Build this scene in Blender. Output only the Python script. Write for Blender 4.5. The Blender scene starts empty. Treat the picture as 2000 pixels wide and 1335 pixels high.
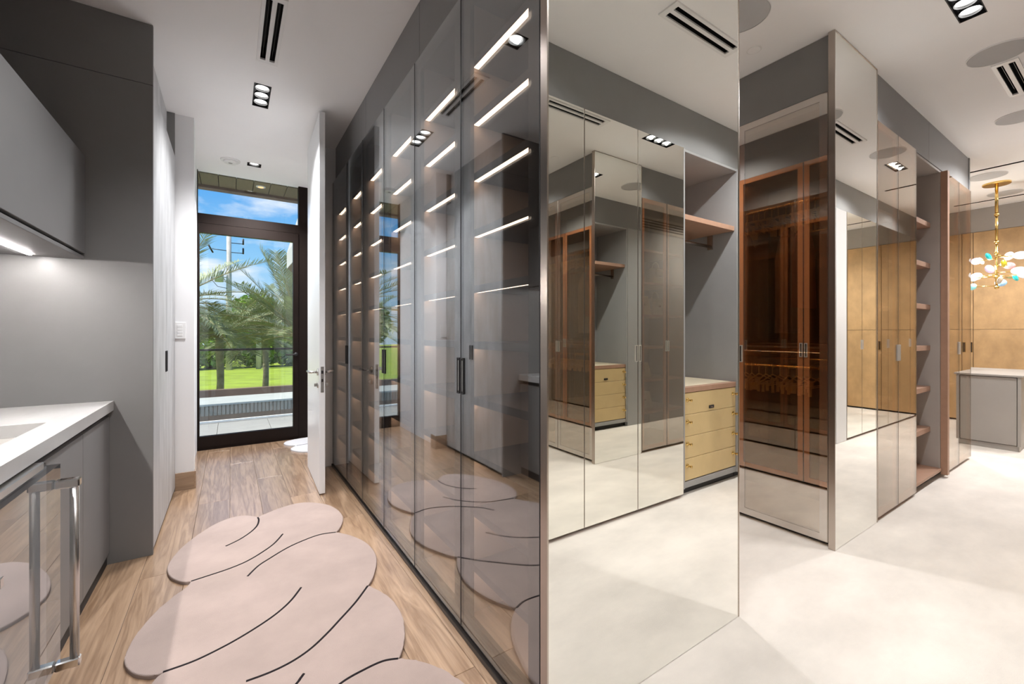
import bpy, bmesh, math, random
from mathutils import Vector, Matrix
random.seed(7)
S = bpy.context.scene
C = S.collection

# ------------------------------------------------------------------ camera, world, sun, exposure
CEIL = 2.985
cam_d = bpy.data.cameras.new('camera')
cam_d.sensor_width = 36.0
cam_d.lens = 831.8 / 2000 * 36.0
cam_d.shift_y = -17.5 / 2000
cam_d.clip_start = 0.02
cam_d.clip_end = 500
cam = bpy.data.objects.new('camera', cam_d)
C.objects.link(cam)
cam.location = (0, 0, 1.25)
cam.rotation_euler = (math.radians(90), 0, -math.radians(33.47))
S.camera = cam
S.view_settings.view_transform = 'Standard'
S.view_settings.look = 'None'
S.view_settings.gamma = 1.0
S.view_settings.use_curve_mapping = False
S.view_settings.exposure = 0.2
try:
    cy = S.cycles
    cy.max_bounces = 20
    cy.diffuse_bounces = 8
    cy.glossy_bounces = 14
    cy.transmission_bounces = 8
    cy.transparent_max_bounces = 32
    cy.sample_clamp_indirect = 4.0
    cy.blur_glossy = 0.8
    cy.use_denoising = True
except Exception:
    pass

LAMP = 33.0          # watts of each spot lamp in a ceiling downlight
world = bpy.data.worlds.new('sky')
S.world = world
world.use_nodes = True
nt = world.node_tree
nt.nodes.clear()
wo = nt.nodes.new('ShaderNodeOutputWorld')
bg = nt.nodes.new('ShaderNodeBackground')
tc = nt.nodes.new('ShaderNodeTexCoord')
sep = nt.nodes.new('ShaderNodeSeparateXYZ')
nt.links.new(tc.outputs['Generated'], sep.inputs[0])
ramp = nt.nodes.new('ShaderNodeValToRGB')
ramp.color_ramp.elements[0].position = 0.0
ramp.color_ramp.elements[0].color = (0.62, 0.80, 0.95, 1)
ramp.color_ramp.elements[1].position = 0.6
ramp.color_ramp.elements[1].color = (0.06, 0.25, 0.70, 1)
for (p_, c_) in ((0.15, (0.27, 0.58, 0.93)), (0.26, (0.11, 0.40, 0.86))):
    e_ = ramp.color_ramp.elements.new(p_)
    e_.color = (*c_, 1)
nt.links.new(sep.outputs['Z'], ramp.inputs[0])
mp = nt.nodes.new('ShaderNodeMapping')
mp.inputs['Scale'].default_value = (2.2, 2.2, 6.5)
mp.inputs['Location'].default_value = (0.35, 0.2, 0.12)
nt.links.new(tc.outputs['Generated'], mp.inputs[0])
nz = nt.nodes.new('ShaderNodeTexNoise')
nz.inputs['Scale'].default_value = 2.6
nz.inputs['Detail'].default_value = 7
nz.inputs['Roughness'].default_value = 0.55
nt.links.new(mp.outputs[0], nz.inputs['Vector'])
cr = nt.nodes.new('ShaderNodeValToRGB')
cr.color_ramp.elements[0].position = 0.50
cr.color_ramp.elements[0].color = (0, 0, 0, 1)
cr.color_ramp.elements[1].position = 0.68
cr.color_ramp.elements[1].color = (0.9, 0.9, 0.9, 1)
nt.links.new(nz.outputs['Fac'], cr.inputs[0])
mx = nt.nodes.new('ShaderNodeMix')
mx.data_type = 'RGBA'
nt.links.new(cr.outputs[0], mx.inputs[0])
nt.links.new(ramp.outputs[0], mx.inputs[6])
mx.inputs[7].default_value = (0.93, 0.95, 1.0, 1)
nt.links.new(mx.outputs[2], bg.inputs['Color'])
bg.inputs['Strength'].default_value = 1.0
nt.links.new(bg.outputs[0], wo.inputs[0])

sun_d = bpy.data.lights.new('sun', 'SUN')
sun_d.energy = 6.8
sun_d.angle = 0.01
sun_d.color = (1.0, 0.95, 0.86)
sun = bpy.data.objects.new('sun', sun_d)
C.objects.link(sun)
sun.location = (-6, -8, 14)
sun.rotation_euler = Vector((0.60, -0.03, -0.80)).to_track_quat('-Z', 'Y').to_euler()

# ------------------------------------------------------------------ materials
def new_mat(name):
    m = bpy.data.materials.new(name)
    m.use_nodes = True
    m.node_tree.nodes.clear()
    o = m.node_tree.nodes.new('ShaderNodeOutputMaterial')
    return m, m.node_tree, o

def PB(name, col, rough=0.5, metal=0.0, spec=0.5, var=None, bump=None, stretch=(1, 1, 1), coat=0.0, rnd=0.0, coord='Object', emit=None):
    """principled with an optional noise colour variation (scale, amount) and bump (scale, strength)"""
    m, t, o = new_mat(name)
    b = t.nodes.new('ShaderNodeBsdfPrincipled')
    b.inputs['Roughness'].default_value = rough
    b.inputs['Metallic'].default_value = metal
    b.inputs['Specular IOR Level'].default_value = spec
    b.inputs['Coat Weight'].default_value = coat
    b.inputs['Base Color'].default_value = (*col, 1)
    t.links.new(b.outputs[0], o.inputs[0])
    if emit:
        b.inputs['Emission Color'].default_value = (*emit[0], 1)
        b.inputs['Emission Strength'].default_value = emit[1]
    if var or bump or rnd:
        tcn = t.nodes.new('ShaderNodeTexCoord')
        mpn = t.nodes.new('ShaderNodeMapping')
        mpn.inputs['Scale'].default_value = stretch
        t.links.new(tcn.outputs[coord], mpn.inputs[0])
        oi = t.nodes.new('ShaderNodeObjectInfo')
        ad = t.nodes.new('ShaderNodeVectorMath'); ad.operation = 'ADD'
        ml = t.nodes.new('ShaderNodeMath'); ml.operation = 'MULTIPLY'
        ml.inputs[1].default_value = 37.0
        t.links.new(oi.outputs['Random'], ml.inputs[0])
        t.links.new(mpn.outputs[0], ad.inputs[0])
        t.links.new(ml.outputs[0], ad.inputs[1])
    if var:
        n = t.nodes.new('ShaderNodeTexNoise')
        n.inputs['Scale'].default_value = var[0]
        n.inputs['Detail'].default_value = 5
        n.inputs['Roughness'].default_value = 0.6
        t.links.new(ad.outputs[0], n.inputs['Vector'])
        r = t.nodes.new('ShaderNodeValToRGB')
        r.color_ramp.elements[0].position = 0.3
        r.color_ramp.elements[1].position = 0.7
        a = var[1]
        r.color_ramp.elements[0].color = (*[max(0, c * (1 - a)) for c in col], 1)
        r.color_ramp.elements[1].color = (*[min(1, c * (1 + a)) for c in col], 1)
        t.links.new(n.outputs['Fac'], r.inputs[0])
        last = r.outputs[0]
        if rnd:
            hs = t.nodes.new('ShaderNodeHueSaturation')
            mr = t.nodes.new('ShaderNodeMapRange')
            mr.inputs[3].default_value = 1 - rnd
            mr.inputs[4].default_value = 1 + rnd
            t.links.new(oi.outputs['Random'], mr.inputs[0])
            t.links.new(mr.outputs[0], hs.inputs['Value'])
            t.links.new(last, hs.inputs['Color'])
            last = hs.outputs[0]
        t.links.new(last, b.inputs['Base Color'])
    if bump:
        n2 = t.nodes.new('ShaderNodeTexNoise')
        n2.inputs['Scale'].default_value = bump[0]
        n2.inputs['Detail'].default_value = 4
        t.links.new(ad.outputs[0], n2.inputs['Vector'])
        bp = t.nodes.new('ShaderNodeBump')
        bp.inputs['Strength'].default_value = bump[1]
        bp.inputs['Distance'].default_value = 0.01
        t.links.new(n2.outputs['Fac'], bp.inputs['Height'])
        t.links.new(bp.outputs[0], b.inputs['Normal'])
    return m

def glass(name, tint, r0, refl=(1, 1, 1)):
    """thin coated sheet glass: see-through tint plus a mirror layer that grows at grazing angles"""
    m, t, o = new_mat(name)
    tr = t.nodes.new('ShaderNodeBsdfTransparent')
    tr.inputs[0].default_value = (*tint, 1)
    gl = t.nodes.new('ShaderNodeBsdfGlossy')
    gl.inputs['Color'].default_value = (*refl, 1)
    gl.inputs['Roughness'].default_value = 0.0
    lw = t.nodes.new('ShaderNodeLayerWeight')
    pw = t.nodes.new('ShaderNodeMath'); pw.operation = 'POWER'; pw.inputs[1].default_value = 5
    t.links.new(lw.outputs['Facing'], pw.inputs[0])
    ma = t.nodes.new('ShaderNodeMath'); ma.operation = 'MULTIPLY_ADD'
    ma.inputs[1].default_value = 1 - r0; ma.inputs[2].default_value = r0
    lw.inputs[0].default_value = 0.5
    t.links.new(pw.outputs[0], ma.inputs[0])
    mix = t.nodes.new('ShaderNodeMixShader')
    t.links.new(ma.outputs[0], mix.inputs[0])
    t.links.new(tr.outputs[0], mix.inputs[1])
    t.links.new(gl.outputs[0], mix.inputs[2])
    t.links.new(mix.outputs[0], o.inputs[0])
    return m

def painted(name, col, r0, refl=(1, 1, 1)):
    """glass lacquered on its back: matt colour under a mirror-like surface"""
    m = glass(name, col, r0, refl)
    t = m.node_tree
    tr = [n for n in t.nodes if n.type == 'BSDF_TRANSPARENT'][0]
    mix = [n for n in t.nodes if n.type == 'MIX_SHADER'][0]
    df = t.nodes.new('ShaderNodeBsdfDiffuse')
    df.inputs[0].default_value = (*col, 1)
    t.links.new(df.outputs[0], mix.inputs[1])
    t.nodes.remove(tr)
    return m

def emis(name, col, st):
    m, t, o = new_mat(name)
    e = t.nodes.new('ShaderNodeEmission')
    e.inputs[0].default_value = (*col, 1)
    e.inputs[1].default_value = st
    t.links.new(e.outputs[0], o.inputs[0])
    return m

def wood(name, c1, c2, rough=0.42, rnd=0.10, stretch=(9, 0.7, 9), ring=6.0):
    m, t, o = new_mat(name)
    b = t.nodes.new('ShaderNodeBsdfPrincipled')
    b.inputs['Roughness'].default_value = rough
    b.inputs['Coat Weight'].default_value = 1.0
    b.inputs['Coat IOR'].default_value = 1.75
    b.inputs['Coat Roughness'].default_value = 0.22
    tcn = t.nodes.new('ShaderNodeTexCoord')
    mpn = t.nodes.new('ShaderNodeMapping')
    mpn.inputs['Scale'].default_value = stretch
    t.links.new(tcn.outputs['Object'], mpn.inputs[0])
    oi = t.nodes.new('ShaderNodeObjectInfo')
    ml = t.nodes.new('ShaderNodeMath'); ml.operation = 'MULTIPLY'; ml.inputs[1].default_value = 41
    t.links.new(oi.outputs['Random'], ml.inputs[0])
    ad = t.nodes.new('ShaderNodeVectorMath'); ad.operation = 'ADD'
    t.links.new(mpn.outputs[0], ad.inputs[0]); t.links.new(ml.outputs[0], ad.inputs[1])
    n = t.nodes.new('ShaderNodeTexNoise')
    n.inputs['Scale'].default_value = 1.6; n.inputs['Detail'].default_value = 6; n.inputs['Distortion'].default_value = 1.4
    t.links.new(ad.outputs[0], n.inputs['Vector'])
    w = t.nodes.new('ShaderNodeMath'); w.operation = 'MULTIPLY'; w.inputs[1].default_value = ring
    t.links.new(n.outputs['Fac'], w.inputs[0])
    fr = t.nodes.new('ShaderNodeMath'); fr.operation = 'PINGPONG'; fr.inputs[1].default_value = 1.0
    t.links.new(w.outputs[0], fr.inputs[0])
    n3 = t.nodes.new('ShaderNodeTexNoise')
    n3.inputs['Scale'].default_value = 9; n3.inputs['Detail'].default_value = 4
    t.links.new(ad.outputs[0], n3.inputs['Vector'])
    av = t.nodes.new('ShaderNodeMath'); av.operation = 'MULTIPLY_ADD'; av.inputs[1].default_value = 0.45
    sc3 = t.nodes.new('ShaderNodeMath'); sc3.operation = 'MULTIPLY'; sc3.inputs[1].default_value = 0.6
    t.links.new(n3.outputs['Fac'], sc3.inputs[0])
    t.links.new(fr.outputs[0], av.inputs[0]); t.links.new(sc3.outputs[0], av.inputs[2])
    r = t.nodes.new('ShaderNodeValToRGB')
    r.color_ramp.elements[0].position = 0.15; r.color_ramp.elements[0].color = (*c1, 1)
    r.color_ramp.elements[1].position = 0.85; r.color_ramp.elements[1].color = (*c2, 1)
    t.links.new(av.outputs[0], r.inputs[0])
    hs = t.nodes.new('ShaderNodeHueSaturation')
    mr = t.nodes.new('ShaderNodeMapRange'); mr.inputs[3].default_value = 1 - rnd; mr.inputs[4].default_value = 1 + rnd
    t.links.new(oi.outputs['Random'], mr.inputs[0]); t.links.new(mr.outputs[0], hs.inputs['Value'])
    t.links.new(r.outputs[0], hs.inputs['Color'])
    t.links.new(hs.outputs[0], b.inputs['Base Color'])
    bp = t.nodes.new('ShaderNodeBump'); bp.inputs['Strength'].default_value = 0.12; bp.inputs['Distance'].default_value = 0.004
    t.links.new(av.outputs[0], bp.inputs['Height']); t.links.new(bp.outputs[0], b.inputs['Normal'])
    t.links.new(b.outputs[0], o.inputs[0])
    return m

M = {}
M['white'] = PB('ceiling paint', (0.95, 0.95, 0.955), 0.7, spec=0.2, var=(3, 0.01))
M['wallwhite'] = PB('wall paint', (0.80, 0.80, 0.81), 0.6, spec=0.3, var=(4, 0.01))
M['doorwhite'] = PB('white lacquer', (0.82, 0.83, 0.84), 0.3, var=(3, 0.01))
M['gray'] = PB('gray matt lacquer', (0.225, 0.223, 0.221), 0.42, var=(5, 0.03))
M['graydark'] = PB('graphite matt lacquer', (0.19, 0.186, 0.184), 0.42, var=(5, 0.03))
M['taupegray'] = PB('warm gray lining', (0.42, 0.375, 0.34), 0.5, var=(6, 0.03))
M['graylight'] = PB('light gray melamine', (0.34, 0.335, 0.335), 0.5, var=(6, 0.03))
M['dark'] = PB('black recess', (0.012, 0.011, 0.012), 0.6, var=(5, 0.1))
M['darkmetal'] = PB('dark bronze aluminium', (0.030, 0.024, 0.021), 0.35, metal=0.6, var=(8, 0.1))
M['brownframe'] = PB('brown window aluminium', (0.009, 0.0045, 0.003), 0.55, spec=0.15, var=(8, 0.1))
M['textured'] = PB('pale brushed oak', (0.43, 0.43, 0.435), 0.45, var=(4, 0.24), bump=(30, 0.12), stretch=(2, 2, 0.5), rnd=0.02)
M['mirror'] = PB('clear mirror', (0.93, 0.935, 0.905), 0.0, metal=1.0)
M['mirrorrow'] = PB('soft grey mirror', (0.89, 0.89, 0.845), 0.0, metal=1.0)
M['mirrorbronze'] = PB('bronze mirror', (0.80, 0.75, 0.70), 0.0, metal=1.0)
M['smoke'] = glass('smoked glass', (0.78, 0.755, 0.735), 0.245, (0.92, 0.97, 1.0))
M['bronzeglass'] = glass('bronze glass', (0.76, 0.63, 0.50), 0.50, (0.97, 0.95, 0.90))
M['bronzepaint'] = painted('bronze lacquered glass', (0.40, 0.15, 0.058), 0.34, (0.97, 0.93, 0.87))
M['bronzepaintdark'] = painted('dark bronze lacquered glass', (0.16, 0.065, 0.03), 0.60, (0.97, 0.95, 0.90))
M['bronzeglass1'] = glass('light bronze glass', (0.78, 0.64, 0.50), 0.35, (0.97, 0.94, 0.88))
M['bronzeclear'] = glass('pale bronze glass', (0.84, 0.77, 0.68), 0.30, (0.97, 0.93, 0.88))
M['clearglass'] = glass('window glass', (0.97, 0.985, 0.975), 0.03)
M['fridgeglass'] = glass('dark fridge glass', (0.62, 0.64, 0.66), 0.30)
M['champagne'] = PB('champagne metal', (0.50, 0.44, 0.39), 0.25, metal=1.0)
M['steel'] = PB('brushed steel', (0.62, 0.60, 0.58), 0.25, metal=1.0, var=(20, 0.04), stretch=(1, 1, 20))
M['chrome'] = PB('chrome', (0.8, 0.8, 0.8), 0.08, metal=1.0)
M['nickel'] = PB('satin nickel', (0.78, 0.74, 0.68), 0.38, metal=0.7, var=(9, 0.03))
M['brass'] = PB('brass', (0.80, 0.56, 0.20), 0.2, metal=1.0)
M['taupe'] = PB('taupe back panel', (0.50, 0.395, 0.32), 0.6, var=(7, 0.04))
M['shelf'] = PB('dark walnut shelf', (0.085, 0.072, 0.066), 0.45, var=(6, 0.15), stretch=(8, 1, 8))
M['bronzewood'] = PB('bronze lacquer frame', (0.48, 0.215, 0.09), 0.45, var=(6, 0.08))
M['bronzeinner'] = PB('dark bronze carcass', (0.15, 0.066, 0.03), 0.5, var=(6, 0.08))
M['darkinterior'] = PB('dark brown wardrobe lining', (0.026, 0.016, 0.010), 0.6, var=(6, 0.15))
M['tan'] = PB('tan leather edge', (0.42, 0.245, 0.165), 0.5, var=(20, 0.05))
M['cream'] = PB('cream leather', (0.66, 0.49, 0.245), 0.5, var=(8, 0.04), bump=(250, 0.05))
M['creamtop'] = PB('cream suede top', (0.72, 0.62, 0.46), 0.7, var=(8, 0.04))
M['orange'] = PB('honey woven panel', (0.50, 0.315, 0.15), 0.5, var=(7, 0.16), bump=(180, 0.1), stretch=(1, 1, 0.7))
M['counter'] = PB('white quartz', (0.50, 0.49, 0.48), 0.22, var=(2.5, 0.06), stretch=(3, 0.8, 1))
M['sink'] = PB('white sink composite', (0.74, 0.72, 0.68), 0.3, var=(4, 0.02))
M['islandgray'] = PB('pale taupe lacquer', (0.36, 0.33, 0.30), 0.45, var=(4, 0.03))
M['plank'] = wood('oak plank', (0.205, 0.117, 0.062), (0.43, 0.285, 0.178), rough=0.33, ring=7.0)
M['basewood'] = wood('oak baseboard', (0.23, 0.14, 0.085), (0.36, 0.24, 0.15), stretch=(0.7, 9, 9))
M['rug'] = PB('blush wool', (0.405, 0.322, 0.29), 0.95, spec=0.1, var=(4, 0.09), bump=(500, 0.35))
M['rugpale'] = PB('pale wool', (0.55, 0.54, 0.55), 0.95, spec=0.1, var=(4, 0.05), bump=(500, 0.35))
M['rugline'] = PB('black wool line', (0.02, 0.016, 0.018), 0.95, spec=0.1, var=(60, 0.2))
M['carpet'] = PB('cream silk carpet', (0.765, 0.705, 0.64), 0.85, spec=0.15, var=(1.7, 0.12), bump=(350, 0.25), stretch=(1.0, 2.0, 1))
M['vent'] = PB('white vent frame', (0.85, 0.85, 0.85), 0.4, var=(5, 0.01))
M['speaker'] = PB('speaker grille', (0.58, 0.58, 0.585), 0.8, bump=(900, 0.4), var=(5, 0.02))
M['lampon'] = emis('lit lamp', (1.0, 0.98, 0.96), 5.0)
M['ledwarm'] = emis('warm led', (1.0, 0.77, 0.59), 10.0)
M['ledcool'] = emis('neutral led', (1.0, 0.95, 0.93), 190.0)
M['softlamp'] = emis('soft amber lamp', (1.0, 0.55, 0.25), 1.5)
M['ledfill'] = emis('amber fill led', (1.0, 0.78, 0.55), 40.0)  # added fill light for the bronze wardrobe interiors
M['reflector'] = PB('lamp reflector', (0.25, 0.25, 0.25), 0.3, metal=0.8)
M['plastic'] = PB('white plastic', (0.8, 0.8, 0.8), 0.35, var=(5, 0.01))

# ------------------------------------------------------------------ builders
WP = {}
def wp(o):
    return WP.get(o.name, Vector((0, 0, 0))) if o else Vector((0, 0, 0))

def setp(o, label=None, cat=None, group=None, kind=None):
    if label: o['label'] = label
    if cat: o['category'] = cat
    if group: o['group'] = group
    if kind: o['kind'] = kind
    return o

def thing(name, label, cat, loc=(0, 0, 0), group=None, kind=None):
    o = bpy.data.objects.new(name, None)
    o.empty_display_size = 0.1
    C.objects.link(o)
    o.location = loc
    WP[o.name] = Vector(loc)
    return setp(o, label, cat, group, kind)

def link(name, me, at, parent):
    o = bpy.data.objects.new(name, me)
    C.objects.link(o)
    at = Vector(at)
    o.location = at - wp(parent)
    if parent: o.parent = parent
    WP[o.name] = at
    return o

CACHE = {}
def bx(name, x, y, z, mat, parent=None, bev=0.0015):
    dx, dy, dz = x[1] - x[0], y[1] - y[0], z[1] - z[0]
    at = ((x[0] + x[1]) / 2, (y[0] + y[1]) / 2, (z[0] + z[1]) / 2)
    key = (round(dx, 4), round(dy, 4), round(dz, 4), mat, bev)
    if key not in CACHE:
        bm = bmesh.new()
        bmesh.ops.create_cube(bm, size=1.0)
        bmesh.ops.scale(bm, vec=(dx, dy, dz), verts=bm.verts)
        if bev and min(dx, dy, dz) > bev * 2.5:
            bmesh.ops.bevel(bm, geom=bm.edges[:], offset=bev, segments=1, affect='EDGES')
        me = bpy.data.meshes.new(name)
        bm.to_mesh(me); bm.free()
        me.materials.append(M[mat])
        CACHE[key] = me
    return link(name, CACHE[key], at, parent)

def raw(name, verts, faces, mat, parent=None, smooth=False):
    """mesh from world-space vertices; origin at their centre"""
    n = len(verts)
    c = Vector((sum(v[0] for v in verts) / n, sum(v[1] for v in verts) / n, sum(v[2] for v in verts) / n))
    me = bpy.data.meshes.new(name)
    me.from_pydata([tuple(Vector(v) - c) for v in verts], [], faces)
    me.materials.append(M[mat])
    if smooth:
        for p in me.polygons: p.use_smooth = True
    me.update()
    return link(name, me, c, parent)

def boxes(name, lst, mat, parent=None):
    V, F = [], []
    for (x, y, z) in lst:
        b = len(V)
        V += [(x[i], y[j], z[k]) for k in (0, 1) for j in (0, 1) for i in (0, 1)]
        F += [tuple(b + q for q in f) for f in ((0, 2, 3, 1), (4, 5, 7, 6), (0, 1, 5, 4), (2, 6, 7, 3), (0, 4, 6, 2), (1, 3, 7, 5))]
    return raw(name, V, F, mat, parent)

def tube(name, pts, r, mat, parent=None, seg=12, caps=True):
    pts = [Vector(p) for p in pts]
    rs = r if isinstance(r, (list, tuple)) else [r] * len(pts)
    V, F = [], []
    prev = None
    for i, p in enumerate(pts):
        d = (pts[min(i + 1, len(pts) - 1)] - pts[max(i - 1, 0)]).normalized()
        up = Vector((0, 0, 1)) if abs(d.z) < 0.95 else Vector((1, 0, 0))
        a = d.cross(up).normalized()
        b = a.cross(d).normalized()
        for k in range(seg):
            t = 2 * math.pi * k / seg
            V.append(p + (a * math.cos(t) + b * math.sin(t)) * rs[i])
    for i in range(len(pts) - 1):
        for k in range(seg):
            F.append((i * seg + k, i * seg + (k + 1) % seg, (i + 1) * seg + (k + 1) % seg, (i + 1) * seg + k))
    if caps:
        F.append(tuple(range(seg - 1, -1, -1)))
        F.append(tuple((len(pts) - 1) * seg + k for k in range(seg)))
    return raw(name, V, F, mat, parent, smooth=True)

def disc(name, c, r, h, mat, parent=None, seg=40, chamfer=0.0):
    """round plate: lathe about z, bottom face down"""
    x, y, z = c
    prof = [(r - chamfer, z), (r, z + min(chamfer, h * .5)), (r, z + h)]
    V, F = [], []
    for (rr, zz) in prof:
        for k in range(seg):
            t = 2 * math.pi * k / seg
            V.append((x + rr * math.cos(t), y + rr * math.sin(t), zz))
    for i in range(len(prof) - 1):
        for k in range(seg):
            F.append((i * seg + k, i * seg + (k + 1) % seg, (i + 1) * seg + (k + 1) % seg, (i + 1) * seg + k))
    F.append(tuple(range(seg - 1, -1, -1)))
    F.append(tuple((len(prof) - 1) * seg + k for k in range(seg)))
    return raw(name, V, F, mat, parent)

def struct(o):
    o['kind'] = 'structure'
    return o

# ------------------------------------------------------------------ floor, carpet, ceiling, walls
fl = struct(bx('floor', (-1.25, 3.2), (-1.2, 5.72), (-0.12, -0.02), 'dark', bev=0))
PW, PL = 0.192, 1.62
ix = 0
x = -1.2 + 0.045 + 0.0
while x < 3.0:
    off = (ix * 0.61) % PL
    y = -1.2 - off
    while y < 5.62:
        y0, y1 = max(y, -1.2), min(y + PL, 5.66)
        x1 = x + PW
        lim = 0.80
        if y1 - y0 > 0.02:
            if x < lim - 0.001:
                bx('plank', (x + .0006, min(x1, 0.83) - .0006), (y0 + .0006, y1 - .0006), (-0.02, 0.0), 'plank', fl, bev=0.0012)
            elif y1 > 4.30:
                bx('plank', (x + .0006, x1 - .0006), (max(y0, 4.29) + .0006, y1 - .0006), (-0.02, 0.0), 'plank', fl, bev=0.0012)
        y += PL
    x += PW
    ix += 1
struct(bx('floor_carpet', (0.835, 8.9), (-1.2, 4.285), (-0.02, 0.004), 'carpet', bev=0))

# ceiling with openings for the recessed fixtures
DOWN = []      # (cx, cy, along, n lamps)
for a in ((0.19, 0.55, 'y', 3), (0.19, 2.10, 'y', 1), (0.19, 3.62, 'y', 3), (0.205, 5.14, 'x', 1),
          (1.25, 0.55, 'x', 3), (3.235, 0.555, 'x', 3), (5.80, 0.53, 'x', 3),
          (7.4, 0.45, 'x', 3), (7.7, 2.0, 'y', 3), (2.38, 2.3, 'y', 3), (2.38, 3.7, 'y', 2)):
    DOWN.append(a)
VENT = [(0.195, 2.82, 'y'), (2.265, 0.592, 'x'), (4.45, 0.535, 'x')]
holes = []
for (cx, cy_, al, n) in DOWN:
    L = 0.115 * n; W = 0.098
    holes.append((cx - L / 2, cx + L / 2, cy_ - W / 2, cy_ + W / 2) if al == 'x' else (cx - W / 2, cx + W / 2, cy_ - L / 2, cy_ + L / 2))
SLOTS = []
for (cx, cy_, al) in VENT:
    for s in (-1, 1):
        o = s * 0.0255
        SLOTS.append((cx - .29, cx + .29, cy_ + o - .0145, cy_ + o + .0145) if al == 'x' else (cx + o - .0145, cx + o + .0145, cy_ - .29, cy_ + .29))
SLOTS += [(6.66, 6.70, 0.2, 3.0), (8.26, 8.30, 0.5, 2.6)]
holes += SLOTS
X0, X1, Y0, Y1 = -1.25, 8.95, -1.2, 5.66
xs = sorted(set([X0, X1] + [h[0] for h in holes] + [h[1] for h in holes]))
ys = sorted(set([Y0, Y1] + [h[2] for h in holes] + [h[3] for h in holes]))
V = [(a, b, CEIL) for b in ys for a in xs]
F = []
for j in range(len(ys) - 1):
    for i in range(len(xs) - 1):
        mxx, myy = (xs[i] + xs[i + 1]) / 2, (ys[j] + ys[j + 1]) / 2
        if any(h[0] < mxx < h[1] and h[2] < myy < h[3] for h in holes): continue
        n = len(xs)
        F.append((j * n + i, (j + 1) * n + i, (j + 1) * n + i + 1, j * n + i + 1))
ceil = struct(raw('ceiling', V, F, 'white'))
rc = bx('sun_block_slab', (-1.4, 9.1), (-1.35, 6.2), (3.12, 3.3), 'white', ceil, bev=0)  # unseen slab added above the ceiling to block the sun
for h in SLOTS:
    boxes('slot_duct', [((h[0] - .004, h[0]), (h[2], h[3]), (CEIL - .0005, CEIL + .08)), ((h[1], h[1] + .004), (h[2], h[3]), (CEIL - .0005, CEIL + .08)),
                        ((h[0], h[1]), (h[2] - .004, h[2]), (CEIL - .0005, CEIL + .08)), ((h[0], h[1]), (h[3], h[3] + .004), (CEIL - .0005, CEIL + .08)),
                        ((h[0], h[1]), (h[2], h[3]), (CEIL + .07, CEIL + .08))], 'dark', ceil)

struct(bx('wall_left', (-1.25, -1.1), (-1.2, 4.4), (0, 3.1), 'gray', bev=0))
struct(bx('wall_behind', (-1.25, 8.9), (-1.35, -1.2), (0, 3.12), 'wallwhite', bev=0))
wl = struct(boxes('wall_hall_left', [((-1.1, -0.245), (4.285, 4.40), (0, CEIL)), ((-1.1, -0.295), (4.40, 5.66), (0, CEIL))], 'wallwhite'))
wr = struct(boxes('wall_hall_right', [((0.655, 6.2), (4.285, 4.40), (0, CEIL))], 'wallwhite'))
struct(bx('wall_hall_end', (3.0, 3.2), (4.40, 5.66), (0, CEIL), 'wallwhite', bev=0))
struct(bx('wall_window_right', (0.78, 3.2), (5.60, 5.70), (0, 3.12), 'wallwhite', bev=0))
struct(bx('wall_window_left', (-1.25, -0.36), (5.60, 5.70), (0, 3.12), 'wallwhite', bev=0))
struct(bx('wall_far_right', (8.78, 8.95), (-1.2, 4.4), (0, CEIL), 'gray', bev=0))
struct(bx('wall_far_back', (6.2, 8.95), (3.2, 3.3), (0, CEIL), 'gray', bev=0))
struct(bx('baseboard_hall', (-0.384, -0.243), (4.271, 4.284), (0, 0.14), 'basewood'))
struct(bx('baseboard_jamb', (-0.2445, -0.232), (4.272, 4.40), (0, 0.14), 'basewood'))

# ------------------------------------------------------------------ ceiling fixtures
def downlight(cx, cy_, al, n, label, power, beam=150):
    t = thing('downlight', label, 'ceiling light', (cx, cy_, CEIL), 'recessed ceiling downlights')
    L = 0.115 * n; W = 0.098
    hx, hy = (L / 2, W / 2) if al == 'x' else (W / 2, L / 2)
    z0, z1 = CEIL - 0.001, CEIL + 0.075
    boxes('housing', [((cx - hx - .004, cx - hx), (cy_ - hy - .004, cy_ + hy + .004), (z0, z1)), ((cx + hx, cx + hx + .004), (cy_ - hy - .004, cy_ + hy + .004), (z0, z1)),
                      ((cx - hx, cx + hx), (cy_ - hy - .004, cy_ - hy), (z0, z1)), ((cx - hx, cx + hx), (cy_ + hy, cy_ + hy + .004), (z0, z1)),
                      ((cx - hx, cx + hx), (cy_ - hy, cy_ + hy), (z1 - .004, z1))], 'dark', t)
    for k in range(n):
        o = (k - (n - 1) / 2) * 0.108
        px, py = (cx + o, cy_) if al == 'x' else (cx, cy_ + o)
        # reflector cup and lamp
        Vv, Ff, sg = [], [], 20
        for (rr, zz) in ((0.046, CEIL + 0.004), (0.043, CEIL + 0.02), (0.034, CEIL + 0.03)):
            for q in range(sg):
                tt = 2 * math.pi * q / sg
                Vv.append((px + rr * math.cos(tt), py + rr * math.sin(tt), zz))
        for i in range(2):
            for q in range(sg):
                Ff.append((i * sg + q, i * sg + (q + 1) % sg, (i + 1) * sg + (q + 1) % sg, (i + 1) * sg + q))
        rf = raw('reflector', Vv, Ff, 'reflector', t, smooth=True)
        disc('lamp', (px, py, CEIL + 0.014), 0.036, 0.008, 'lampon', rf, seg=20)
        ld = bpy.data.lights.new('downlight_lamp', 'SPOT')
        ld.energy = LAMP * power
        ld.spot_size = math.radians(beam)
        ld.spot_blend = 0.9
        ld.shadow_soft_size = 0.016
        ld.color = (0.985, 0.985, 1.0)
        lo = bpy.data.objects.new('downlight_lamp', ld)
        C.objects.link(lo)
        lo.location = Vector((px, py, CEIL + 0.004)) - wp(t)
        lo.parent = t
    return t

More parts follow.
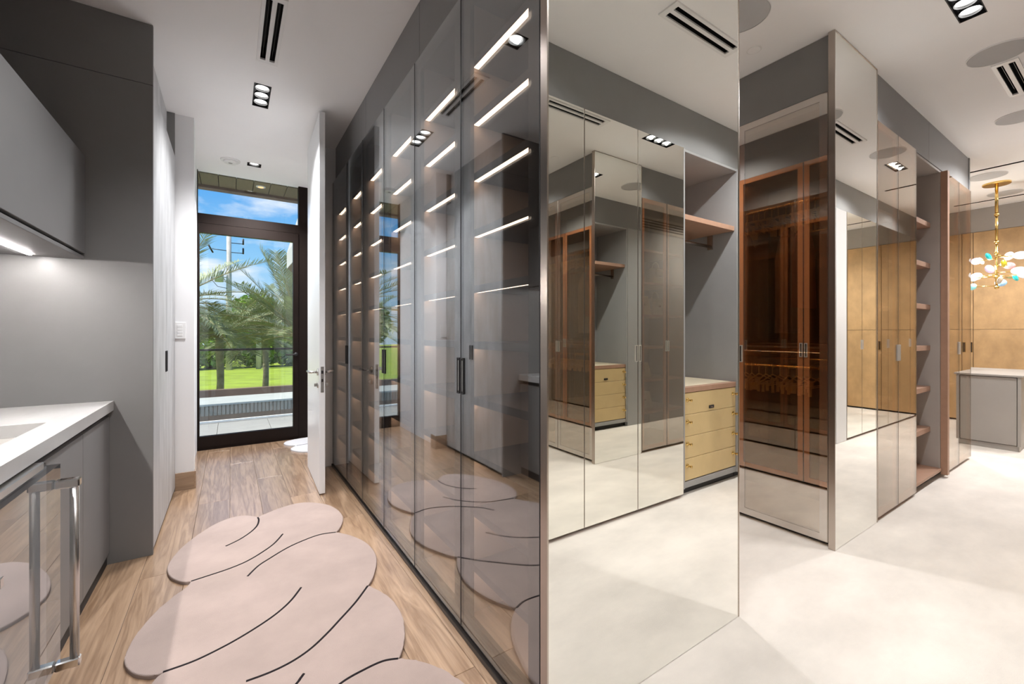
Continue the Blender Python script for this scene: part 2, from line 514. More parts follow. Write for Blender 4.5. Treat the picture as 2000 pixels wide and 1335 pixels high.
dl = ['triple recessed downlight over the near end of the pink rug', 'single recessed downlight over the middle of the pink rug',
      'triple recessed downlight in the corridor ceiling before the white door', 'small square downlight in the hall ceiling by the terrace door',
      'triple downlight in the dressing room ceiling before the big mirror', 'bright triple downlight at the top right edge of the dressing room ceiling',
      'triple downlight reflected in the bronze mirror doors', 'triple downlight in the far dressing area near the chandelier',
      'triple downlight beyond the chandelier in the far dressing area', 'triple downlight in the aisle between the bronze wardrobes', 'double downlight at the end of the bronze wardrobe aisle']
POW = [0.85, 3.1, 1.8, 9.0, 0.37, 0.98, 1.75, 1.25, 1.1, 0.9, 0.9]
for a, l, p_ in zip(DOWN, dl, POW): downlight(*a, l, p_, 115 if a[0] < 0.3 else 150)

def vent(cx, cy_, al, label):
    t = thing('air_vent', label, 'air vent', (cx, cy_, CEIL), 'two-slot ceiling air vents')
    L, W = 0.325, 0.058
    def B(u0, u1, w0, w1):
        return ((cx + u0, cx + u1), (cy_ + w0, cy_ + w1), (CEIL - .010, CEIL)) if al == 'x' else ((cx + w0, cx + w1), (cy_ + u0, cy_ + u1), (CEIL - .010, CEIL))
    boxes('frame', [B(-L, L, -W, -.040), B(-L, L, .040, W), B(-L, -.29, -.040, .040), B(.29, L, -.040, .040)], 'vent', t)
    boxes('divider', [B(-.29, .29, -.011, .011)], 'vent', t)
    for s in (-1, 1):
        o = s * .0255
        b = ((cx - .288, cx + .288), (cy_ + o - .001, cy_ + o + .001), (CEIL + .012, CEIL + .045)) if al == 'x' else ((cx + o - .001, cx + o + .001), (cy_ - .288, cy_ + .288), (CEIL + .012, CEIL + .045))
        boxes('blade', [b], 'darkmetal', t)
for a, l in zip(VENT, ['two-slot white air vent in the corridor ceiling', 'two-slot air vent reflected in the big end mirror', 'two-slot white air vent at the right edge beside a speaker']):
    vent(*a, l)

for (sx, sy, r, l) in ((3.97, 0.54, .135, 'large round grey ceiling speaker beside the right-hand vent'), (5.28, 0.60, .135, 'round ceiling speaker at the right edge under the vent'),
                       (2.335, 1.25, .135, 'round grey ceiling speaker cut off by the big mirror'), (6.98, 1.03, .15, 'round ceiling speaker just before the chandelier canopy'),
                       (8.0, 1.03, .15, 'round ceiling speaker just behind the chandelier rod')):
    t = thing('ceiling_speaker', l, 'speaker', (sx, sy, CEIL), 'round ceiling speakers')
    disc('grille', (sx, sy, CEIL - .006), r, .006, 'speaker', t, chamfer=.003, seg=48)
    Vv, Ff, sg = [], [], 48
    for (rr, zz) in ((r, CEIL - .0065), (r + .004, CEIL - .0065), (r + .004, CEIL)):
        for q in range(sg):
            tt = 2 * math.pi * q / sg
            Vv.append((sx + rr * math.cos(tt), sy + rr * math.sin(tt), zz))
    for i in range(2):
        for q in range(sg):
            Ff.append((i * sg + q, i * sg + (q + 1) % sg, (i + 1) * sg + (q + 1) % sg, (i + 1) * sg + q))
    raw('rim', Vv, Ff, 'vent', t)
t = thing('smoke_detector', 'round white smoke detector on the hall ceiling', 'smoke detector', (0.0, 5.13, CEIL))
disc('base', (0.0, 5.13, CEIL - .012), .085, .012, 'plastic', t, chamfer=.004)
disc('cap', (0.0, 5.13, CEIL - .03), .062, .018, 'plastic', t, chamfer=.008)
disc('sensor_ring', (0.0, 5.13, CEIL - .032), .018, .003, 'graylight', t, chamfer=.001)
t = thing('sprinkler_cover', 'tiny flush sprinkler cover on the dressing room ceiling', 'sprinkler', (2.68, 1.36, CEIL))
disc('cover', (2.68, 1.36, CEIL - .003), .035, .003, 'white', t, chamfer=.001)
disc('ring', (2.68, 1.36, CEIL - .0012), .042, .0012, 'vent', t)

# ------------------------------------------------------------------ common bits
def ring_handle(name, axis, c, w, h, d, mat, parent, out):
    """flush rectangular loop pull standing on a door. axis = door normal ('x' or 'y'); out = +1/-1 towards the room"""
    cx, cy_, cz = c
    b = 0.005
    def B(u0, u1, z0, z1, d0=0.0, d1=d):
        lo, hi = sorted((d0 * out, d1 * out))
        if axis == 'x': return ((cx + lo, cx + hi), (cy_ + u0, cy_ + u1), (cz + z0, cz + z1))
        return ((cx + u0, cx + u1), (cy_ + lo, cy_ + hi), (cz + z0, cz + z1))
    boxes('handle_recess', [B(-w / 2 + b, w / 2 - b, -h / 2 + b, h / 2 - b, 0, .0006)], 'darkinterior', parent)
    return boxes(name, [B(-w / 2, -w / 2 + b, -h / 2, h / 2), B(w / 2 - b, w / 2, -h / 2, h / 2), B(-w / 2 + b, w / 2 - b, -h / 2, -h / 2 + b), B(-w / 2 + b, w / 2 - b, h / 2 - b, h / 2)], mat, parent)

DT = 2.655       # top of wardrobe doors
# ------------------------------------------------------------------ block 1, corridor side: smoked glass cabinets
SHZ = [2.367, 2.127, 1.891, 1.657, 1.424, 1.192, 0.96, 0.727, 0.495, 0.267]
UNITS = [(1.055, 1.60, 2.135), (2.135, 2.668, 3.19), (3.19, 3.69, 4.265)]
def glass_cabinet(y0, ym, y1, label):
    t = thing('glass_cabinet', label, 'cabinet', (1.06, (y0 + y1) / 2, 0), 'smoked glass cabinets along the corridor')
    xb, xf = 1.32, 0.832
    bx('back_panel', (xb, xb + .018), (y0, y1), (0.05, DT), 'taupe', t)
    bx('bottom_panel', (xf, xb), (y0 + .018, y1 - .018), (0.05, 0.07), 'taupe', t)
    bx('top_panel', (xf, xb), (y0 + .018, y1 - .018), (DT - .02, DT), 'shelf', t)
    bx('plinth', (0.835, xb), (y0, y1), (0.006, 0.05), 'dark', t)
    for yy in (y0, y1 - .018): bx('side_panel', (xf, xb), (yy, yy + .018), (0.05, DT), 'taupe', t)
    bx('divider', (xf + .004, xb), (ym - .011, ym + .011), (0.07, DT - .02), 'taupe', t)
    for (a, b) in ((y0 + .019, ym - .012), (ym + .012, y1 - .019)):
        for z in SHZ:
            s = boxes('shelf', [((0.845, xb - .001), (a, b), (z, z + .022)), ((0.845, 0.849), (a, b), (z - .008, z))], 'shelf', t)
            bx('led_strip', (0.851, 0.874), (a + .01, b - .01), (z - .005, z - .0002), 'ledwarm', s, bev=0)
    for (a, b, hs) in ((y0, ym, -1), (ym, y1, 1)):
        a2, b2 = a + .0015, b - .0015
        d = bx('door', (0.802, 0.808), (a2, b2), (0.03, DT), 'smoke', t, bev=0)
        w = 0.07
        boxes('door_frame', [((0.8085, 0.826), (a2, a2 + w), (0.03, DT)), ((0.8085, 0.826), (b2 - w, b2), (0.03, DT)),
                             ((0.8085, 0.826), (a2 + w, b2 - w), (0.03, 0.03 + w)), ((0.8085, 0.826), (a2 + w, b2 - w), (DT - w, DT))], 'frameglass', d)
        boxes('edge_strip', [((0.8012, 0.826), (a2 - .0012, a2 + .0015), (0.03, DT)), ((0.8012, 0.826), (b2 - .0015, b2 + .0012), (0.03, DT))], 'dark', d)
        hy = ym + hs * .018
        h_ = ring_handle('handle', 'x', (0.8018, hy, 1.072), 0.022, 0.15, 0.005, 'dark', d, -1)
        bx('grip', (0.7985, 0.8008), (hy - .0035, hy + .0035), (1.008, 1.136), 'steel', d, bev=0)
    return t
M['frameglass'] = PB('smoked aluminium frame', (0.07, 0.062, 0.056), 0.35, metal=0.5, var=(6, 0.05))
for u, l in zip(UNITS, ['nearest two-door smoked glass cabinet with lit shelves beside the big mirror', 'middle two-door smoked glass cabinet with lit shelves along the corridor',
                        'farthest two-door smoked glass cabinet with lit shelves, behind the white door']):
    glass_cabinet(*u, l)
struct(bx('trim_1', (0.793, 0.834), (1.045, 4.28), (0.0, 0.022), 'darkmetal'))
tr2 = struct(bx('trim_2', (0.845, 1.84), (1.05, 4.28), (DT + .005, CEIL - .002), 'gray'))
for u in UNITS:
    bx('fascia_panel', (0.825, 0.8445), (u[0] - .006, u[2] - .010), (DT + .003, CEIL - .001), 'gray', tr2)
    bx('fascia_panel', (1.8405, 1.862), (u[0] - .006, u[2] - .010), (DT + .003, CEIL - .001), 'gray', tr2)

# ------------------------------------------------------------------ end mirrors
def end_mirror(x0, x1, label):
    t = thing('end_mirror', label, 'mirror', ((x0 + x1) / 2, 1.03, 0))
    bx('mirror_sheet', (x0 + .006, x1 - .006), (1.013, 1.019), (0.006, CEIL - .006), 'mirror', t, bev=0)
    boxes('edge_frame', [((x0, x0 + .006), (1.011, 1.044), (0.005, CEIL - .002)), ((x1 - .006, x1), (1.011, 1.044), (0.005, CEIL - .002)),
                         ((x0 + .006, x1 - .006), (1.011, 1.044), (CEIL - .006, CEIL - .002))], 'champagne', t)
    bx('backing', (x0 + .006, x1 - .006), (1.0195, 1.043), (0.006, CEIL - .006), 'gray', t, bev=0)
end_mirror(0.795, 1.868, 'huge floor-to-ceiling mirror ending the smoked glass cabinets')
end_mirror(2.879, 3.553, 'narrower floor-to-ceiling mirror ending the bronze glass wardrobe')

# ------------------------------------------------------------------ bronze wardrobes along the aisle
def bronze_wardrobe(xf, out, y0, ym, y1, depth, label, proud=False):
    """xf door face, out = +1/-1 direction the doors face"""
    t = thing('bronze_wardrobe', label, 'wardrobe', (xf - out * depth / 2, (y0 + y1) / 2, 0), 'bronze glass wardrobes in the aisle')
    def X(a, b):
        return tuple(sorted((xf - out * a, xf - out * b)))
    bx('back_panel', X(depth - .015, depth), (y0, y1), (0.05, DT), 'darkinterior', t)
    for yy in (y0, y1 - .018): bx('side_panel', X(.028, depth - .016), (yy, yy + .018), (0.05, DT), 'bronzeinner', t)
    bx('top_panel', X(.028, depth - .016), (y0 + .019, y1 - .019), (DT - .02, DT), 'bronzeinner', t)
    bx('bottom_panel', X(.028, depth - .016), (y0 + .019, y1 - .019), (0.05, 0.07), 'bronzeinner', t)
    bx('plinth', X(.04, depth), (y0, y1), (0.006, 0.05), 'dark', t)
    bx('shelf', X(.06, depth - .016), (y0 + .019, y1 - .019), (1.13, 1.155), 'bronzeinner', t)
    for z in (DT - .0205, 1.1295):
        bx('strip_hiding_lip', X(.062, .068), (y0 + .019, y1 - .019), (z - .03, z), 'bronzeinner', t, bev=0)  # added lip that keeps the added light strip out of sight
        bx('led_strip', X(.070, .086), (y0 + .03, y1 - .03), (z - .004, z - .0005), 'ledfill', t, bev=0)  # added hidden strip, brightens the hangers behind the bronze glass
    for z in (2.13, 1.02):
        tube('hanging_rail', [(xf - out * .30, y0 + .019, z), (xf - out * .30, y1 - .019, z)], .011, 'brass', t, seg=10)
    for (a, b, hs) in ((y0, ym, -1), (ym, y1, 1)):
        a2, b2 = a + .0015, b - .0015
        d = bx('door', X(0, .006), (a2 + .0025, b2 - .0025), (0.03, DT), 'bronzeglass1' if proud else 'bronzeglass', t, bev=0)
        w = .042
        boxes('edge_strip', [(X(-.0008, .026), (a2, a2 + .0025), (0.03, DT)), (X(-.0008, .026), (b2 - .0025, b2), (0.03, DT))], 'champagne', d)
        fr = X(-.0014, -.0003)
        boxes('door_frame', [(fr, (a2 + .003, a2 + w), (0.03, DT)), (fr, (b2 - w, b2 - .003), (0.03, DT)),
                             (fr, (a2 + w, b2 - w), (0.03, 0.03 + w)), (fr, (a2 + w, b2 - w), (DT - w, DT))], 'bronzepaint' if proud else 'bronzepaintdark', d)
        ring_handle('handle', 'x', (xf + out * .0016, ym + hs * .018, 1.11), 0.022, 0.115, 0.006, 'nickel', d, out)
    return t
for u, l in zip(UNITS, ['bronze glass wardrobe backing the nearest corridor cabinet', 'bronze glass wardrobe backing the middle corridor cabinet', 'bronze glass wardrobe backing the farthest corridor cabinet']):
    bronze_wardrobe(1.868, 1, *u, .525, l, True)
for u, l in zip([(1.052, 1.578, 2.10), (2.10, 2.63, 3.16), (3.16, 3.70, 4.265)],
                ['dark bronze glass wardrobe with hangers beside the narrower end mirror', 'bronze glass wardrobe second along the aisle from the narrower mirror', 'bronze glass wardrobe at the end of the aisle']):
    bronze_wardrobe(2.90, -1, *u, .57, l)
tr3 = struct(bx('trim_3', (2.93, 3.47), (1.05, 4.28), (DT + .005, CEIL - .002), 'gray'))
bx('fascia_panel', (2.903, 2.9295), (1.046, 4.28), (DT + .004, CEIL - .001), 'gray', tr3)

# hangers and a hanging garment inside the wardrobe by the narrower mirror
def hanger_mesh(big):
    V, F = [], []
    def rod(p, q, r, sg=6):
        p, q = Vector(p), Vector(q)
        d = (q - p).normalized()
        up = Vector((0, 1, 0))
        a = d.cross(up).normalized(); b = a.cross(d)
        base = len(V)
        for e in (p, q):
            for k in range(sg):
                tt = 2 * math.pi * k / sg
                V.append(e + (a * math.cos(tt) + b * math.sin(tt)) * r)
        for k in range(sg): F.append((base + k, base + (k + 1) % sg, base + sg + (k + 1) % sg, base + sg + k))
        F.append(tuple(base + k for k in range(sg - 1, -1, -1))); F.append(tuple(base + sg + k for k in range(sg)))
    hook = [(0.012 * math.cos(a) - 0.0, 0, 0.014 * math.sin(a)) for a in [math.radians(q) for q in (200, 150, 100, 50, 0, -50, -90)]]
    for p, q in zip(hook[:-1], hook[1:]): rod(p, q, .002)
    rod((0, 0, -.014), (0, 0, -.06), .002)
    w = .19
    rod((0, 0, -.06), (w, 0, -.12), .005); rod((0, 0, -.06), (-w, 0, -.12), .005)
    rod((-w, 0, -.12), (w, 0, -.12), .003)
    for s in (-1, 1):
        rod((s * w, 0, -.105), (s * w, 0, -.155), .010, 8)
        rod((s * .11, 0, -.12), (s * .11, 0, -.175), .009, 8)
    c = bpy.data.meshes.new('hanger')
    c.from_pydata([tuple(v) for v in V], [], F)
    c.materials.append(M['goldclip'])
    return c
M['goldclip'] = PB('gold clip metal', (0.85, 0.58, 0.26), 0.35, metal=0.85, var=(9, 0.05))
hm = hanger_mesh(True)
for (zr, n, lab) in ((2.13, 22, 'gold clip hanger on the upper rail of the dark bronze wardrobe'), (1.02, 20, 'gold clip hanger on the lower rail of the dark bronze wardrobe')):
    for k in range(n):
        o = bpy.data.objects.new('clothes_hanger', hm)
        C.objects.link(o)
        yy = 1.11 + k * (0.96 / n) + random.uniform(-.006, .006)
        o.location = (3.20, yy, zr - .003)
        o.rotation_euler = (0, 0, random.uniform(-.25, .25))
        setp(o, lab, 'hanger', 'hangers on the %s rail' % ('upper' if zr > 2 else 'lower'))

def garment(y, mat, l, z1=1.97, z0=1.25, w=.36):
    nx, nz = 25, 12
    V, F = [], []
    for sgn in (-1, 1):
        for j in range(nz):
            f = j / (nz - 1)
            z = z1 - (z1 - z0) * f
            ww = w * (0.55 + 0.45 * min(1, f * 4)) / 2
            if j == 0: ww = w * .22
            for i in range(nx):
                s = i / (nx - 1) * 2 - 1
                th = (0.016 + .012 * f) * math.sqrt(max(0.0, 1 - s * s)) * sgn
                V.append((3.20 + s * ww, y + th + .014 * f * math.sin(s * 9), z - .05 * abs(s) * (1 - f)))
    for sgn in (0, 1):
        b = sgn * nx * nz
        for j in range(nz - 1):
            for i in range(nx - 1):
                q = (b + j * nx + i, b + j * nx + i + 1, b + (j + 1) * nx + i + 1, b + (j + 1) * nx + i)
                F.append(q if sgn else q[::-1])
    o = raw('hanging_garment', V, F, mat, None, smooth=True)
    setp(o, l, 'garment', 'garments hanging in the bronze wardrobe')
M['rose'] = PB('dusty rose cloth', (0.42, 0.10, 0.09), 0.9, var=(9, 0.2))
M['cloth2'] = PB('stone cloth', (0.38, 0.30, 0.25), 0.9, var=(9, 0.2))
M['cloth3'] = PB('black cloth', (0.03, 0.028, 0.03), 0.9, var=(9, 0.2))
garment(1.30, 'rose', 'dusty rose top hanging in the dark bronze wardrobe', 1.98, 1.42)
garment(1.40, 'cloth2', 'stone coloured blouse hanging beside the rose top')
garment(1.55, 'cloth3', 'black dress hanging deep in the dark bronze wardrobe', 1.98, 1.20)
garment(1.68, 'cloth3', 'second black dress hanging at the back of the bronze wardrobe', 1.98, 1.22)

# ------------------------------------------------------------------ mirrored wardrobes and open tower right of the narrower mirror
def mirror_wardrobe(x0, xm, x1, yf, out, depth, mat, label, group, body='gray', edge='champagne'):
    """doors face out (+1: +y, -1: -y) at y = yf"""
    t = thing('mirror_wardrobe', label, 'wardrobe', ((x0 + x1) / 2, yf - out * depth / 2, 0), group)
    def Y(a, b): return tuple(sorted((yf - out * a, yf - out * b)))
    bx('body', (x0, x1), Y(.024, depth), (0.05, DT), body, t, bev=0)
    bx('plinth', (x0, x1), Y(.05, depth), (0.006, 0.05), 'dark', t, bev=0)
    for (a, b, hs) in ((x0, xm, -1), (xm, x1, 1)):
        if b - a < .05: continue
        a2, b2 = a + .0015, b - .0015
        d = bx('door', (a2 + .002, b2 - .002), Y(0, .006), (0.03, DT), mat, t, bev=0)
        boxes('door_edge', [((a2, a2 + .002), Y(-.0008, .022), (0.03, DT)), ((b2 - .002, b2), Y(-.0008, .022), (0.03, DT))], edge, d)
        bx('door_core', (a2 + .002, b2 - .002), Y(.0065, .022), (0.03, DT), 'bronzewood', d, bev=0)
        ring_handle('handle', 'y', (xm + hs * .018, yf + out * .0002, 1.11), 0.022, 0.115, 0.006, 'nickel', d, out)
    return t
G3 = 'mirrored wardrobes right of the narrower mirror'
SH3 = [2.15, 1.80, 1.45, 1.10, 0.745, 0.40]
def shelf_wardrobe(x0, xm, x1, yf, depth, label):
    t = thing('mirror_wardrobe', label, 'wardrobe', ((x0 + x1) / 2, yf + depth / 2, 0), G3)
    bx('back_panel', (x0, x1), (yf + depth - .015, yf + depth), (0.05, DT), 'bronzelining', t, bev=0)
    for xx in (x0, x1 - .018): bx('side_panel', (xx, xx + .018), (yf + .03, yf + depth - .016), (0.05, DT), 'bronzelining', t)
    bx('top_panel', (x0 + .019, x1 - .019), (yf + .03, yf + depth - .016), (DT - .02, DT), 'bronzelining', t)
    bx('bottom_panel', (x0 + .019, x1 - .019), (yf + .03, yf + depth - .016), (0.05, 0.07), 'bronzelining', t)
    bx('plinth', (x0, x1), (yf + .05, yf + depth), (0.006, 0.05), 'dark', t, bev=0)
    for z in SH3: bx('shelf', (x0 + .019, x1 - .019), (yf + .09, yf + depth - .016), (z - .022, z), 'tan', t)
    for (a, b, hs) in ((x0, xm, -1), (xm, x1, 1)):
        a2, b2 = a + .0015, b - .0015
        d = bx('door', (a2 + .002, b2 - .002), (yf, yf + .006), (0.03, DT), 'bronzeclear', t, bev=0)
        boxes('door_edge', [((a2, a2 + .002), (yf - .0008, yf + .022), (0.03, DT)), ((b2 - .002, b2), (yf - .0008, yf + .022), (0.03, DT))], 'champagne', d)
        boxes('door_frame', [((a2 + .002, a2 + .04), (yf + .0065, yf + .022), (0.03, DT)), ((b2 - .04, b2 - .002), (yf + .0065, yf + .022), (0.03, DT)),
                             ((a2 + .04, b2 - .04), (yf + .0065, yf + .022), (0.03, 0.07)), ((a2 + .04, b2 - .04), (yf + .0065, yf + .022), (DT - .04, DT))], 'bronzewood', d)
        ring_handle('handle', 'y', (xm + hs * .018, yf - .0002, 1.11), 0.022, 0.115, 0.006, 'nickel', d, -1)
M['bronzelining'] = PB('bronze wardrobe lining', (0.30, 0.225, 0.165), 0.6, var=(6, 0.05))
shelf_wardrobe(3.56, 3.97, 4.385, 1.013, .57, 'two-door bronze mirror wardrobe between the narrower mirror and the open shelves')
shelf_wardrobe(5.185, 5.665, 6.12, 1.013, .57, 'two-door bronze mirror wardrobe right of the open shelves')
M['bag1'] = PB('butter leather', (0.62, 0.47, 0.22), 0.45, var=(20, 0.06))
M['bag2'] = PB('sand leather', (0.50, 0.40, 0.26), 0.45, var=(20, 0.06))
def handbag(x, z, w, h, mat, label):
    t = thing('handbag', label, 'handbag', (x, 1.32, z), 'handbags inside the bronze mirror wardrobe')
    y0, y1, k = 1.25, 1.39, .82
    V = [(x - w / 2, y0, z + .001), (x + w / 2, y0, z + .001), (x + w / 2, y1, z + .001), (x - w / 2, y1, z + .001),
         (x - w / 2 * k, y0 + .03, z + h), (x + w / 2 * k, y0 + .03, z + h), (x + w / 2 * k, y1 - .03, z + h), (x - w / 2 * k, y1 - .03, z + h)]
    raw('body', V, [(3, 2, 1, 0), (4, 5, 6, 7), (0, 1, 5, 4), (1, 2, 6, 5), (2, 3, 7, 6), (3, 0, 4, 7)], mat, t)
    tube('strap', [(x + w * .26 * math.cos(a_), 1.32, z + h - .005 + .085 * math.sin(a_)) for a_ in [math.pi * q / 10 for q in range(11)]], .006, mat, t, seg=8)
    bx('flap', (x - w * .3, x + w * .3), (y0 + .004, y0 + .018), (z + h * .5, z + h * .95), mat, t, bev=.004)
    bx('clasp', (x - .015, x + .015), (y0 - .002, y0 + .0035), (z + h * .5, z + h * .58), 'brass', t)
handbag(3.88, 1.45, .26, .22, 'bag1', 'butter yellow handbag on the fourth shelf behind the bronze mirror door')
handbag(4.16, 1.45, .24, .20, 'bag2', 'sand handbag next to the butter yellow one')
handbag(3.88, .745, .26, .17, 'bag1', 'low butter yellow handbag on the second shelf from the bottom')
handbag(3.90, .40, .28, .18, 'bag2', 'sand handbag on the lowest wardrobe shelf')
handbag(4.17, 1.80, .24, .20, 'bag2', 'sand handbag on the second shelf from the top')
tr4 = struct(bx('trim_4', (3.565, 6.11), (1.05, 1.58), (DT + .005, CEIL - .002), 'gray'))
for (a, b) in ((3.56, 4.78), (4.78, 6.105)):
    bx('fascia_panel', (a + .001, b - .001), (1.028, 1.0495), (DT + .004, CEIL - .001), 'gray', tr4)
bx('fascia_return', (6.106, 6.135), (1.02, 1.58), (DT + .004, CEIL - .001), 'gray', tr4)
t = thing('open_shelf_tower', 'tall open grey shelf tower with tan edges between bronze mirror doors', 'shelf unit', (4.78, 1.3, 0))
bx('back_panel', (4.39, 5.18), (1.56, 1.58), (0.06, DT), 'taupegray', t)
bx('side_panel', (4.388, 4.41), (1.03, 1.56), (0.06, DT), 'taupegray', t)
bx('side_panel', (5.11, 5.18), (1.03, 1.56), (0.06, DT), 'taupegray', t)
bx('edge_post', (5.125, 5.182), (0.985, 1.029), (0.03, DT - .01), 'tan', t)
bx('bottom_panel', (4.41, 5.11), (1.02, 1.56), (0.06, 0.085), 'tan', t)
bx('top_panel', (4.41, 5.11), (1.03, 1.56), (DT - .02, DT), 'taupegray', t)
bx('plinth', (4.388, 5.18), (1.06, 1.56), (0.006, 0.06), 'dark', t)
for z in (2.19, 1.835, 1.475, 1.12, 0.765, 0.41):
    bx('shelf', (4.411, 5.109), (1.09, 1.559), (z - .02, z + .022), 'tan', t)

# ------------------------------------------------------------------ row facing the mirrors (seen by reflection)
GB = 'mirrored wardrobes facing the end mirrors'
mirror_wardrobe(0.86, 1.35, 1.85, 0.05, 1, .58, 'mirrorrow', 'two-door mirrored wardrobe at the left of the big mirror reflection', GB)
mirror_wardrobe(1.85, 2.35, 2.868, 0.05, 1, .58, 'mirrorrow', 'two-door mirrored wardrobe beside the cream drawers in the reflection', GB)
mirror_wardrobe(5.96, 6.42, 6.88, 0.05, 1, .58, 'mirrorrow', 'two-door mirrored wardrobe facing the far dressing area, nearest the cream panel', GB)
mirror_wardrobe(6.88, 7.34, 7.80, 0.05, 1, .58, 'mirrorrow', 'two-door mirrored wardrobe facing the end of the dressing table', GB)
mirror_wardrobe(7.80, 8.26, 8.68, 0.05, 1, .58, 'mirrorrow', 'two-door mirrored wardrobe in the far corner by the honey doors', GB)
def open_niche(x0, x1, label, dlabel):
    t = thing('open_wardrobe', label, 'wardrobe', ((x0 + x1) / 2, -.25, 0), 'open hanging niches facing the end mirrors')
    bx('back_panel', (x0, x1), (-.53, -.512), (0.06, DT), 'graylight', t)
    bx('side_panel', (x0, x0 + .02), (-.512, .045), (0.06, DT), 'graylight', t)
    bx('side_panel', (x1 - .02, x1), (-.512, .045), (0.06, DT), 'graylight', t)
    bx('top_panel', (x0 + .02, x1 - .02), (-.512, .04), (DT - .02, DT), 'graylight', t)
    bx('bottom_panel', (x0 + .02, x1 - .02), (-.512, .035), (0.06, 0.105), 'graylight', t)
    bx('plinth', (x0, x1), (-.512, 0.0), (0.006, 0.06), 'dark', t)
    bx('shelf', (x0 + .021, x1 - .021), (-.511, .02), (2.13, 2.17), 'tan', t)
    r = tube('hanging_rail', [(x0 + .02, -.2, 2.03), (x1 - .02, -.2, 2.03)], .014, 'champagne', t, seg=12)
    for xx in (x0 + .02, x1 - .032): bx('rail_bracket', (xx, xx + .012), (-.225, -.175), (2.0, 2.128), 'champagne', r)
    # chest of drawers standing in the niche
    a, b = x0 + .022, x1 - .022
    c = thing('drawer_chest', dlabel, 'drawers', ((a + b) / 2, -.25, 0.105), 'cream drawer chests in the open niches')
    bx('carcass', (a, b), (-.50, .012), (0.106, 0.79), 'tan', c)
    bx('top', (a, b), (-.505, .035), (0.791, 0.832), 'tan', c)
    bx('top_inlay', (a + .02, b - .02), (-.49, .0), (0.8325, 0.8345), 'creamtop', c, bev=0)
    zs = [0.112, 0.282, 0.452, 0.621, 0.788]
    for i in range(4):
        d = bx('drawer', (a + .002, b - .002), (.0125, .032), (zs[i] + .0015, zs[i + 1] - .0015), 'cream', c, bev=.002)
        zc = (zs[i] + zs[i + 1]) / 2 + .03
        for xx in (a + .045, b - .045):
            tube('handle', [(xx, .0322, zc), (xx, .036, zc), (xx, .037, zc), (xx, .066, zc), (xx, .067, zc), (xx, .072, zc)], [.017, .017, .0065, .0065, .011, .011], 'brass', d, seg=14)
        if i == 3:
            xm = (a + b) / 2
            boxes('keypad_lock', [((xm - .032, xm + .032), (.0322, .038), (zs[3] + .022, zs[3] + .046))], 'dark', d)
            boxes('lock_button', [((xm - .02, xm + .012), (.0382, .040), (zs[3] + .030, zs[3] + .038))], 'steel', d)
open_niche(2.872, 3.645, 'open grey hanging niche reflected at the right of the big mirror', 'cream leather four-drawer chest reflected at the right of the big mirror')
open_niche(3.650, 4.437, 'open grey hanging niche seen only in the double reflection', 'cream leather four-drawer chest seen only in the double reflection')
struct(bx('wall_panel', (4.442, 5.665), (-.53, .045), (0.006, DT), 'graylight', bev=0))
setp(bx('white_panel', (5.668, 5.955), (-.53, .048), (0.006, DT), 'wallwhite'), 'tall cream white panel reflected in the narrower mirror', 'panel')
tr5 = struct(bx('trim_5', (0.86, 8.69), (-.53, .015), (DT + .005, CEIL - .002), 'gray'))
bx('fascia_panel', (0.86, 8.69), (.0155, .032), (DT + .004, CEIL - .001), 'gray', tr5)
t = thing('air_grille', 'four-slot air grille on the fascia, seen only in reflections', 'air vent', (5.2, .035, 2.78))
bx('plate', (4.70, 5.70), (.0322, .036), (2.68, 2.88), 'islandgray', t)
for k in range(4): bx('slot', (4.73, 5.67), (.0362, .037), (2.715 + k * .037, 2.731 + k * .037), 'dark', t, bev=0)
struct(bx('wall_filler', (0.80, 8.69), (-.62, -.58), (0.0, CEIL), 'gray', bev=0))

# ------------------------------------------------------------------ far dressing area
def honey_unit(y0, ym, y1, label):
    t = thing('honey_wardrobe', label, 'wardrobe', (8.73, (y0 + y1) / 2, 0), 'honey coloured wardrobes on the far wall')
    bx('body', (8.715, 8.775), (y0, y1), (0.05, DT), 'gray', t, bev=0)
    bx('plinth', (8.72, 8.775), (y0, y1), (0.006, 0.05), 'dark', t, bev=0)
    for (a, b, hs) in ((y0, ym, -1), (ym, y1, 1)):
        d = bx('door', (8.693, 8.714), (a + .003, b - .003), (0.03, 1.297), 'orange', t)
        bx('upper_panel', (8.693, 8.714), (a + .003, b - .003), (1.301, DT), 'orange', d)
        if hs > 0: ring_handle('handle', 'x', (8.6928, ym + hs * .022, 1.05), 0.03, 0.14, 0.004, 'brass', d, -1)
for u, l in zip([(0.06, .50, .95), (.95, 1.416, 1.88), (1.88, 2.35, 2.81)], ['honey woven wardrobe in the far corner beside the mirrored doors', 'honey woven wardrobe directly behind the chandelier', 'honey woven wardrobe left of the chandelier, mostly hidden']):
    honey_unit(*u, l)
tr6 = struct(bx('trim_6', (8.71, 8.775), (.035, 3.19), (DT + .005, CEIL - .002), 'islandgray'))
def honey_back():
    t = thing('honey_wall_panels', 'honey woven panels lining the back wall of the far dressing area', 'wall panel', (7.4, 3.17, 0))
    for k in range(5):
        bx('panel', (6.21 + k * .5 + .003, 6.71 + k * .5 - .003), (3.17, 3.195), (0.03, DT), 'orange', t)
honey_back()
t = thing('dressing_table', 'pale taupe dressing table with recessed end panel under the chandelier', 'table', (7.45, 1.6, 0))
bx('top', (6.855, 8.06), (.76, 2.46), (.785, .805), 'islandgray', t)
bx('core', (6.90, 8.02), (.80, 2.42), (.06, .784), 'islandgray', t)
bx('plinth', (6.885, 8.03), (.79, 2.43), (.005, .06), 'islandgray', t)
for (a, b) in ((.775, .80), (1.60, 1.63), (2.42, 2.445)):
    bx('corner_post', (6.865, 6.8995), (a, b), (.0605, .784), 'islandgray', t)
